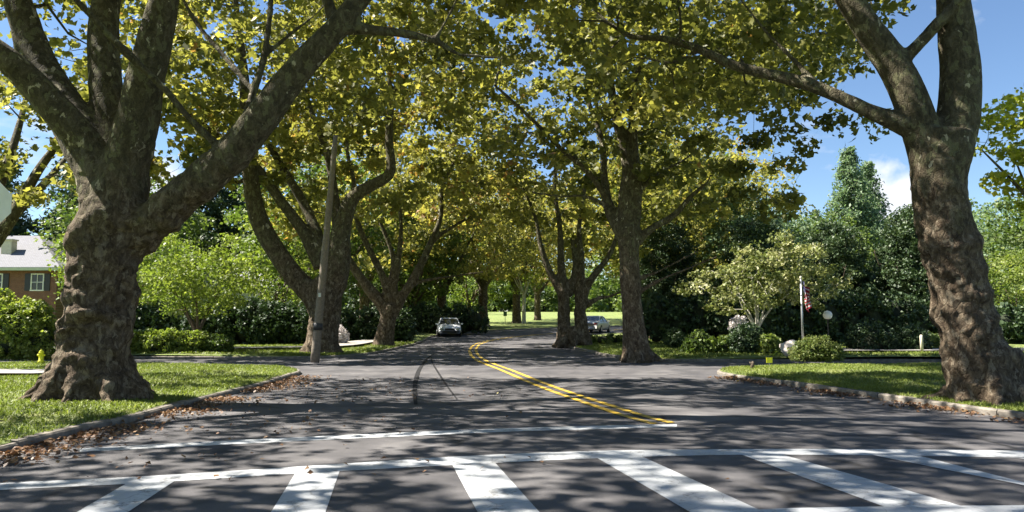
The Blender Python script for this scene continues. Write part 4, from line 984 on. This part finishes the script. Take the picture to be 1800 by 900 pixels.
def house(name, label, loc, w, dp, wall_h, rise, wallm, roofm, wins, rz=0, trim='white', chimney=None, shutters=False, gable=False, door=None):
    root = empty(name, loc, label, 'house', rz=rz)
    mb = MB(); mb.box((0, dp / 2, wall_h / 2), (w, dp, wall_h))
    if gable: mb.add([(-w / 2, 0.0, wall_h), (w / 2, 0.0, wall_h), (0, 0.0, wall_h + rise - .1), (-w / 2, dp, wall_h), (w / 2, dp, wall_h), (0, dp, wall_h + rise - .1)], [(0, 1, 2), (5, 4, 3), (0, 2, 5, 3), (2, 1, 4, 5)])
    mb.build('wall', M[wallm], root)
    o = .45; z = wall_h + .12; mb = MB(); t = .12
    if gable: lo = [(-w / 2 - o, -o, wall_h - .2), (w / 2 + o, -o, wall_h - .2), (w / 2 + o, dp + o, wall_h - .2), (-w / 2 - o, dp + o, wall_h - .2), (0, -o, wall_h + rise), (0, dp + o, wall_h + rise)]
    else: lo = [(-w / 2 - o, -o, z), (w / 2 + o, -o, z), (w / 2 + o, dp + o, z), (-w / 2 - o, dp + o, z), (-w / 2 + dp / 2, dp / 2, z + rise), (w / 2 - dp / 2, dp / 2, z + rise)]
    hi = [(x, y, zz + t) for x, y, zz in lo]
    if gable:
        mb.add(lo + hi, [(7, 8, 11, 10), (6, 10, 11, 9), (1, 4, 5, 2), (0, 3, 5, 4), (0, 4, 10, 6), (4, 1, 7, 10), (3, 9, 11, 5), (5, 11, 8, 2), (1, 2, 8, 7), (0, 6, 9, 3)])
    else:
        mb.add(lo + hi, [(6, 7, 11, 10), (7, 8, 11), (8, 9, 10, 11), (9, 6, 10), (3, 2, 1, 0), (0, 1, 7, 6), (1, 2, 8, 7), (2, 3, 9, 8), (3, 0, 6, 9)])
    ro = mb.build('roof', M[roofm], root)
    if chimney:
        mb = MB(); cx, cy, cz, ch = chimney; mb.box((cx, cy, cz), (.75, .6, ch)); mb.box((cx, cy, cz + ch / 2 + .05), (.9, .75, .1)); c_ = mb.build('chimney', M['cream'], ro)
    if not gable:
        mb = MB(); mb.box((0, -o - .03, z - .02), (w + 2 * o, .10, .2)); mb.box((w / 2 + o + .03, dp / 2, z - .02), (.10, dp + 2 * o + .1, .2)); mb.build('gutter', M[trim], root)
    for (wx, wz, ww, wh) in wins:
        mb = MB(); fr = .07
        for (x, zz, sx, sz) in ((wx, wz + wh / 2, ww + fr, fr), (wx, wz - wh / 2, ww + fr * 2, fr * 1.2), (wx - ww / 2, wz, fr, wh - fr), (wx + ww / 2, wz, fr, wh - fr), (wx, wz, ww - fr, .04), (wx, wz, .035, wh - fr)):
            mb.box((x, -.03, zz), (sx, .08, sz))
        f = mb.build('window', M['white'], root)
        mb = MB(); mb.box((wx, -.008, wz), (ww - .03, .03, wh - .03)); mb.build('pane', M['glass'], f)
        if shutters:
            for s in (-1, 1):
                mb = MB(); mb.box((wx + s * (ww / 2 + .26), -.03, wz), (.4, .05, wh + .06)); mb.build('shutter', M['black'], root)
    if door:
        mb = MB(); mb.box((door[0], -.03, 1.05), (.95, .08, 2.1)); dr = mb.build('door', M['green_trim'], root)
        mb = MB(); mb.box((door[0] + .36, -.09, 1.0), (.05, .06, .05)); mb.build('handle', M['steel'], dr)
    return root
hx = X(108, 52) - .45 - 6.5
house('brick_house', 'brick house with grey hipped roof and dark shutters at the left edge', (hx, 52, .3), 13, 8, 4.55, 2.7, 'brick', 'shingle',
      [(6.5 - 1.35, 3.75, .85, 1.15), (6.5 - 4.25, 3.75, .85, 1.15), (6.5 - 7.2, 3.75, .85, 1.15), (6.5 - 1.6, 1.5, 1.0, 1.4), (6.5 - 7.2, 1.5, 1.0, 1.4)], trim='green_trim', chimney=(6.5 - 4.6, 1.6, 5.9, 1.9), shutters=True, door=(2.2,))
house('pale_house', 'pale house with light grey roof half hidden behind the hedge', (X(395, 60), 60, .3), 10, 8, 3.6, 2.0, 'siding', 'shingle2', [(-3, 1.7, 1.1, 1.4), (0, 1.7, 1.1, 1.4), (3, 1.7, 1.1, 1.4)], door=(1.5,))
house('white_house', 'white gabled house hidden among the right background trees', (X(1575, 49), 49, .2), 7, 7, 2.2, 1.6, 'siding', 'shingle', [(-2, 1.4, .9, 1.2), (1.8, 1.4, .9, 1.2)], gable=True, door=(0,))

# ------------------------------------------------------------------ cars
M['silver'] = plain('silver_car_paint', (.70, .72, .75), .3, .3, .03, 3)
M['pale_car'] = plain('pale_car_paint', (.62, .62, .60), .3, .3, .03, 3)
M['blue_car'] = plain('blue_car_paint', (.04, .07, .16), .28, .4, .05, 3)
M['tyre'] = plain('tyre_rubber', (.018, .018, .018), .85, 0, .2, 20)
M['rim'] = plain('alloy_rim', (.5, .5, .52), .35, .8, .05, 5)
M['lamp'] = plain('headlight_lens', (.75, .78, .8), .1, .3, .03, 3)
M['redlamp'] = plain('rear_lamp', (.35, .02, .02), .25, 0, .1, 3)
def car(name, label, loc, rz, paintm):
    root = empty(name, loc, label, 'car', 'cars on the far bend', rz)
    # front at -y ; length 4.5, width 1.8
    prof = [(-2.22, .34, .42, .70), (-2.12, .28, .70, .80), (-1.5, .24, .86, .88), (-.9, .22, .97, .90), (0, .22, .98, .90), (1.0, .22, .98, .90), (1.7, .24, 1.0, .88), (2.1, .28, .96, .84), (2.25, .36, .80, .72)]
    mb = MB(); rings = []
    for y, zb, zt, hw in prof:
        rings.append([(-hw * .92, y, zb), (-hw, y, zb + .15), (-hw, y, zt - .18), (-hw * .93, y, zt - .04), (-hw * .55, y, zt + .015), (0, y, zt + .03), (hw * .55, y, zt + .015), (hw * .93, y, zt - .04), (hw, y, zt - .18), (hw, y, zb + .15), (hw * .92, y, zb)])
    m = 11; vs = [v for r in rings for v in r]; fs = [(j * m + k, j * m + (k + 1) % m, (j + 1) * m + (k + 1) % m, (j + 1) * m + k) for j in range(len(prof) - 1) for k in range(m)]
    fs += [tuple(range(m)), tuple((len(prof) - 1) * m + k for k in reversed(range(m)))]
    mb.add(vs, fs); mb.build('body', M[paintm], root, True)
    # cabin: glass block with painted roof
    mb = MB(); gl = [(-1.05, .95, .80), (-.35, 1.40, .62), (.75, 1.42, .62), (1.75, 1.0, .76)]
    vs = []
    for y, z, hw in gl: vs += [(-hw, y, z), (hw, y, z)]
    base = [(-.82, -1.05, .93), (.82, -1.05, .93), (.82, 1.75, .96), (-.82, 1.75, .96)]
    vs = [(-.80, -1.05, .93), (.80, -1.05, .93), (.62, -.3, 1.38), (-.62, -.3, 1.38), (.62, .8, 1.40), (-.62, .8, 1.40), (.78, 1.75, .97), (-.78, 1.75, .97)]
    mb.add(vs, [(0, 1, 2, 3), (3, 2, 4, 5), (5, 4, 6, 7), (1, 6, 4, 2), (7, 0, 3, 5), (0, 7, 6, 1)]); mb.build('window', M['glass'], root)
    mb = MB(); mb.add([(-.63, -.32, 1.385), (.63, -.32, 1.385), (.63, .82, 1.405), (-.63, .82, 1.405), (-.56, -.2, 1.45), (.56, -.2, 1.45), (.56, .7, 1.465), (-.56, .7, 1.465)],
                      [(4, 5, 6, 7), (0, 1, 5, 4), (1, 2, 6, 5), (2, 3, 7, 6), (3, 0, 4, 7), (3, 2, 1, 0)])
    for s in (-1, 1):
        for a, b in (((s * .80, -1.04, .94), (s * .625, -.3, 1.40)), ((s * .63, -.28, 1.40), (s * .63, .8, 1.42)), ((s * .625, .8, 1.42), (s * .78, 1.74, .98)), ((s * .80, .25, .95), (s * .632, .22, 1.41))):
            mb.tube([(Vector(a), .032), (Vector(b), .032)], 6)
    mb.build('roof', M[paintm], root)
    for s in (-1, 1):
        for y in (-1.38, 1.38):
            mb = MB(); pr = [(s * .70, .25), (s * .72, .32), (s * .90, .32), (s * .915, .25)]
            n = 20; vs = []; 
            for x, r in pr:
                for k in range(n): an = 2 * math.pi * k / n; vs.append((x, y + r * math.cos(an), .32 + r * math.sin(an)))
            fs = [(j * n + k, j * n + (k + 1) % n, (j + 1) * n + (k + 1) % n, (j + 1) * n + k) for j in range(3) for k in range(n)] + [tuple(range(n)), tuple(3 * n + k for k in reversed(range(n)))]
            mb.add(vs, fs); w = mb.build('wheel', M['tyre'], root)
            mb = MB(); mb.tube([(Vector((s * .9, y, .32)), .2), (Vector((s * .925, y, .32)), .19)], 16); mb.build('rim', M['rim'], w)
        mb = MB(); mb.box((s * .60, -2.13, .63), (.30, .16, .13), s * .25); mb.build('headlight', M['lamp'], root)
        mb = MB(); mb.box((s * .62, 2.19, .78), (.28, .12, .14), -s * .15); mb.build('rear_lamp', M['redlamp'], root)
        mb = MB(); mb.box((s * .98, -.75, .98), (.16, .1, .12)); mb.build('wing_mirror', M[paintm], root)
    mb = MB(); mb.box((0, -2.215, .58), (.75, .06, .14)); mb.box((0, -2.225, .38), (1.0, .05, .12)); mb.build('grille', M['black'], root)
    return root
cr_ = car('parked_car', 'silver car facing the camera beside the far left kerb', (X(789, 58.5), 58.5, E(0, 58.5) + .01), R(7), 'silver')
def recar(label, loc, rz, pm):
    r = dup(cr_, loc, label, rz)
    for c in r.children:
        if c.name.split('.')[0] in ('body', 'roof', 'wing_mirror'):
            c.data = c.data.copy(); c.data.materials[0] = M[pm]
    return r
recar('pale car showing between the right verge sycamores on the bend', (X(1047, 66), 66, E(0, 66) + .01), R(158), 'pale_car')

# ------------------------------------------------------------------ right lawn furniture
# flag on its pole
def flagmat():
    m, nt, b, o = newmat('flag_cloth'); uv = nt.nodes.new('ShaderNodeUVMap'); sep = nt.nodes.new('ShaderNodeSeparateXYZ'); nt.links.new(uv.outputs[0], sep.inputs[0])
    # u: along the stripes from the hoist, v: across
    f = math_(nt, 'FRACT', math_(nt, 'MULTIPLY', sep.outputs['Y'], 6.5), 0); st = math_(nt, 'LESS_THAN', f, .5)
    stripes = mix(nt, st, (.72, .68, .68), (.45, .03, .05))
    can = math_(nt, 'MULTIPLY', math_(nt, 'LESS_THAN', sep.outputs['X'], .4), math_(nt, 'GREATER_THAN', sep.outputs['Y'], .46))
    vo = nt.nodes.new('ShaderNodeTexVoronoi'); vo.inputs['Scale'].default_value = 14; vo.inputs['Randomness'].default_value = 0; nt.links.new(uv.outputs[0], vo.inputs['Vector'])
    canton = mix(nt, math_(nt, 'LESS_THAN', vo.outputs['Distance'], .22), (.03, .03, .16), (.7, .7, .72))
    nt.links.new(mix(nt, can, stripes, canton), b.inputs['Base Color']); b.inputs['Roughness'].default_value = .8
    t = nt.nodes.new('ShaderNodeBsdfTranslucent'); nt.links.new(mix(nt, can, stripes, canton), t.inputs['Color'])
    s = nt.nodes.new('ShaderNodeMixShader'); s.inputs[0].default_value = .3; nt.links.new(b.outputs[0], s.inputs[1]); nt.links.new(t.outputs[0], s.inputs[2]); nt.links.new(s.outputs[0], o.inputs[0]); return m
fx, fy = X(1410, 29), 29.0
root = empty('flagpole', (fx, fy, .3), 'thin white flagpole on the right lawn behind the yellowish bush', 'flagpole')
mb = MB(); mb.tube([(Vector((0, 0, -.1)), .045), (Vector((0, 0, 2.75)), .035)], 10); mb.build('pole', M['steel'], root, True)
mb = MB(); mb.tube([(Vector((0, 0, 2.74)), .02), (Vector((0, 0, 2.78)), .05), (Vector((0, 0, 2.83)), .05), (Vector((0, 0, 2.87)), .01)], 10); mb.build('finial', M['cream'], root, True)
nu, nv = 26, 22; vs = []; uvs = []
for j in range(nv + 1):
    for i in range(nu + 1):
        u, v = i / nu, j / nv          # u along the fly, v 0 bottom .. 1 top at the hoist
        s = u * 1.5; fold = .085 * math.sin(u * 15 + v * 2.5) * min(1, u * 5)
        x = .05 + .22 * math.tanh(s * 1.2) * (1 - .3 * v) + .03 * math.sin(v * 5 + u * 3); z = 2.68 - (1 - v) * .62 - s * .42 * (1 - .25 * v) + .03 * math.sin(u * 9)
        vs.append((x * 1.5 * (.75 + .25 * math.cos(u * 11)) + .02, fold * 1.3, z)); uvs.append((u, v))
fs = [(j * (nu + 1) + i, j * (nu + 1) + i + 1, (j + 1) * (nu + 1) + i + 1, (j + 1) * (nu + 1) + i) for j in range(nv) for i in range(nu)]
mb = MB(); mb.add(vs, fs); me = mb.mesh('flag', True); ul = me.uv_layers.new(name='UVMap')
for lp in me.loops: ul.data[lp.index].uv = uvs[lp.vertex_index]
o = link('flag', me, flagmat()); o.location = (fx, fy, .3); tag(o, 'limp flag with red and white stripes and a blue corner on the white pole', 'flag')
# globe lamp
lx, ly = X(1455, 30), 30.0
root = empty('lamp_post', (lx, ly, .3), 'short black garden lamp post with white globe right of the flag', 'lamp post')
mb = MB(); mb.tube([(Vector((0, 0, -.1)), .06), (Vector((0, 0, .15)), .055), (Vector((0, 0, .18)), .032), (Vector((0, 0, 1.12)), .028), (Vector((0, 0, 1.16)), .07), (Vector((0, 0, 1.19)), .07)], 10); mb.build('post', M['black'], root, True)
mb = MB(); pr = [(Vector((0, 0, 1.18)), .08)] + [(Vector((0, 0, 1.34 - .18 * math.cos(R(a)))), max(.01, .18 * math.sin(R(a)))) for a in range(35, 181, 12)]; mb.tube(pr, 18); mb.build('globe', M['white'], root, True)
# short white post, stone, yellow marker, small dark stump
def small(name, label, cat, loc, fn, mat):
    mb = MB(); fn(mb); o = mb.build(name, mat, None, True); o.location = loc; tag(o, label, cat); return o
gx = at(1618, 28.5, .28)
small('garden_post', 'short pale post in front of the dark mounded bushes', 'post', gx, lambda m: m.tube([(Vector((0, 0, -.05)), .06), (Vector((0, 0, .55)), .06), (Vector((0, 0, .6)), .03)], 8), M['cream'])
def rock(m, r=(.35, .25, .28), seed=0):
    nu, nv = 14, 9; vs = []
    for j in range(nv + 1):
        ph = math.pi * j / nv
        for i in range(nu):
            t = 2 * math.pi * i / nu; q = Vector((math.sin(ph) * math.cos(t), math.sin(ph) * math.sin(t), math.cos(ph))); f = 1 + .35 * mnoise.noise(q * 1.6 + Vector((seed, 0, 0)))
            vs.append((q.x * r[0] * f, q.y * r[1] * f, q.z * r[2] * f + r[2] * .7))
    m.add(vs, [(j * nu + i, j * nu + (i + 1) % nu, (j + 1) * nu + (i + 1) % nu, (j + 1) * nu + i) for j in range(nv) for i in range(nu)])
M['pale_stone'] = plain('pale_stone', (.6, .53, .48), .8, 0, .2, 6, .4); M['yellow_plastic'] = plain('yellow_plastic', (.85, .80, .03), .5, 0, .05, 4)
small('garden_boulder', 'pale pinkish boulder left of the yellowish bush', 'rock', at(1387, 26, .28), lambda m: rock(m, (.38, .3, .27), 3), M['pale_stone'])
root = empty('lawn_marker', at(1350, 21.2, .19), 'small bright yellow lawn marker at the edge of the right lawn', 'marker')
mb = MB(); mb.tube([(Vector((0, 0, -.05)), .006), (Vector((0, 0, .12)), .006)], 6); mb.build('stake', M['steel'], root)
mb = MB(); mb.box((0, -.01, .13), (.17, .012, .15)); mb.build('plate', M['yellow_plastic'], root)
small('stump', 'small dark stump at the tip of the near right verge', 'stump', at(1320, 20.6, .16), lambda m: (m.tube([(Vector((0, 0, -.05)), .07), (Vector((.01, 0, .08)), .05), (Vector((.03, 0, .16)), .035)], 8), m.tube([(Vector((0, 0, .05)), .03), (Vector((-.07, 0, .15)), .015)], 6)), M['bark2'])
root = empty('hydrant', at(76, 21.8, .25), 'small yellow fire hydrant showing left of the massive sycamore', 'hydrant')
mb = MB(); mb.tube([(Vector((0, 0, -.1)), .13), (Vector((0, 0, .04)), .13), (Vector((0, 0, .05)), .1), (Vector((0, 0, .38)), .1), (Vector((0, 0, .39)), .12), (Vector((0, 0, .43)), .12)], 14); mb.build('barrel', M['yellow_plastic'], root, True)
mb = MB(); mb.tube([(Vector((0, 0, .43)), .11), (Vector((0, 0, .5)), .085), (Vector((0, 0, .54)), .03), (Vector((0, 0, .58)), .03)], 14); mb.build('bonnet', M['yellow_plastic'], root, True)
for s in (-1, 1):
    mb = MB(); mb.tube([(Vector((s * .08, 0, .3)), .05), (Vector((s * .17, 0, .3)), .055)], 10); mb.build('outlet_cap', M['yellow_plastic'], root, True)
bpy.data.objects['hydrant'].scale = (.62, .62, .62)
root = empty('road_sign', at(888, 84, .1), 'small dark sign on a pale post in the bright far field', 'road sign')
mb = MB(); mb.box((0, 0, .7), (.07, .06, 1.5)); mb.build('post', M['pale_bark'], root)
mb = MB(); mb.box((0, -.045, 1.25), (.4, .02, .5)); mb.build('sign_plate', plain('dark_green_sign', (.04, .10, .05), .5), root)
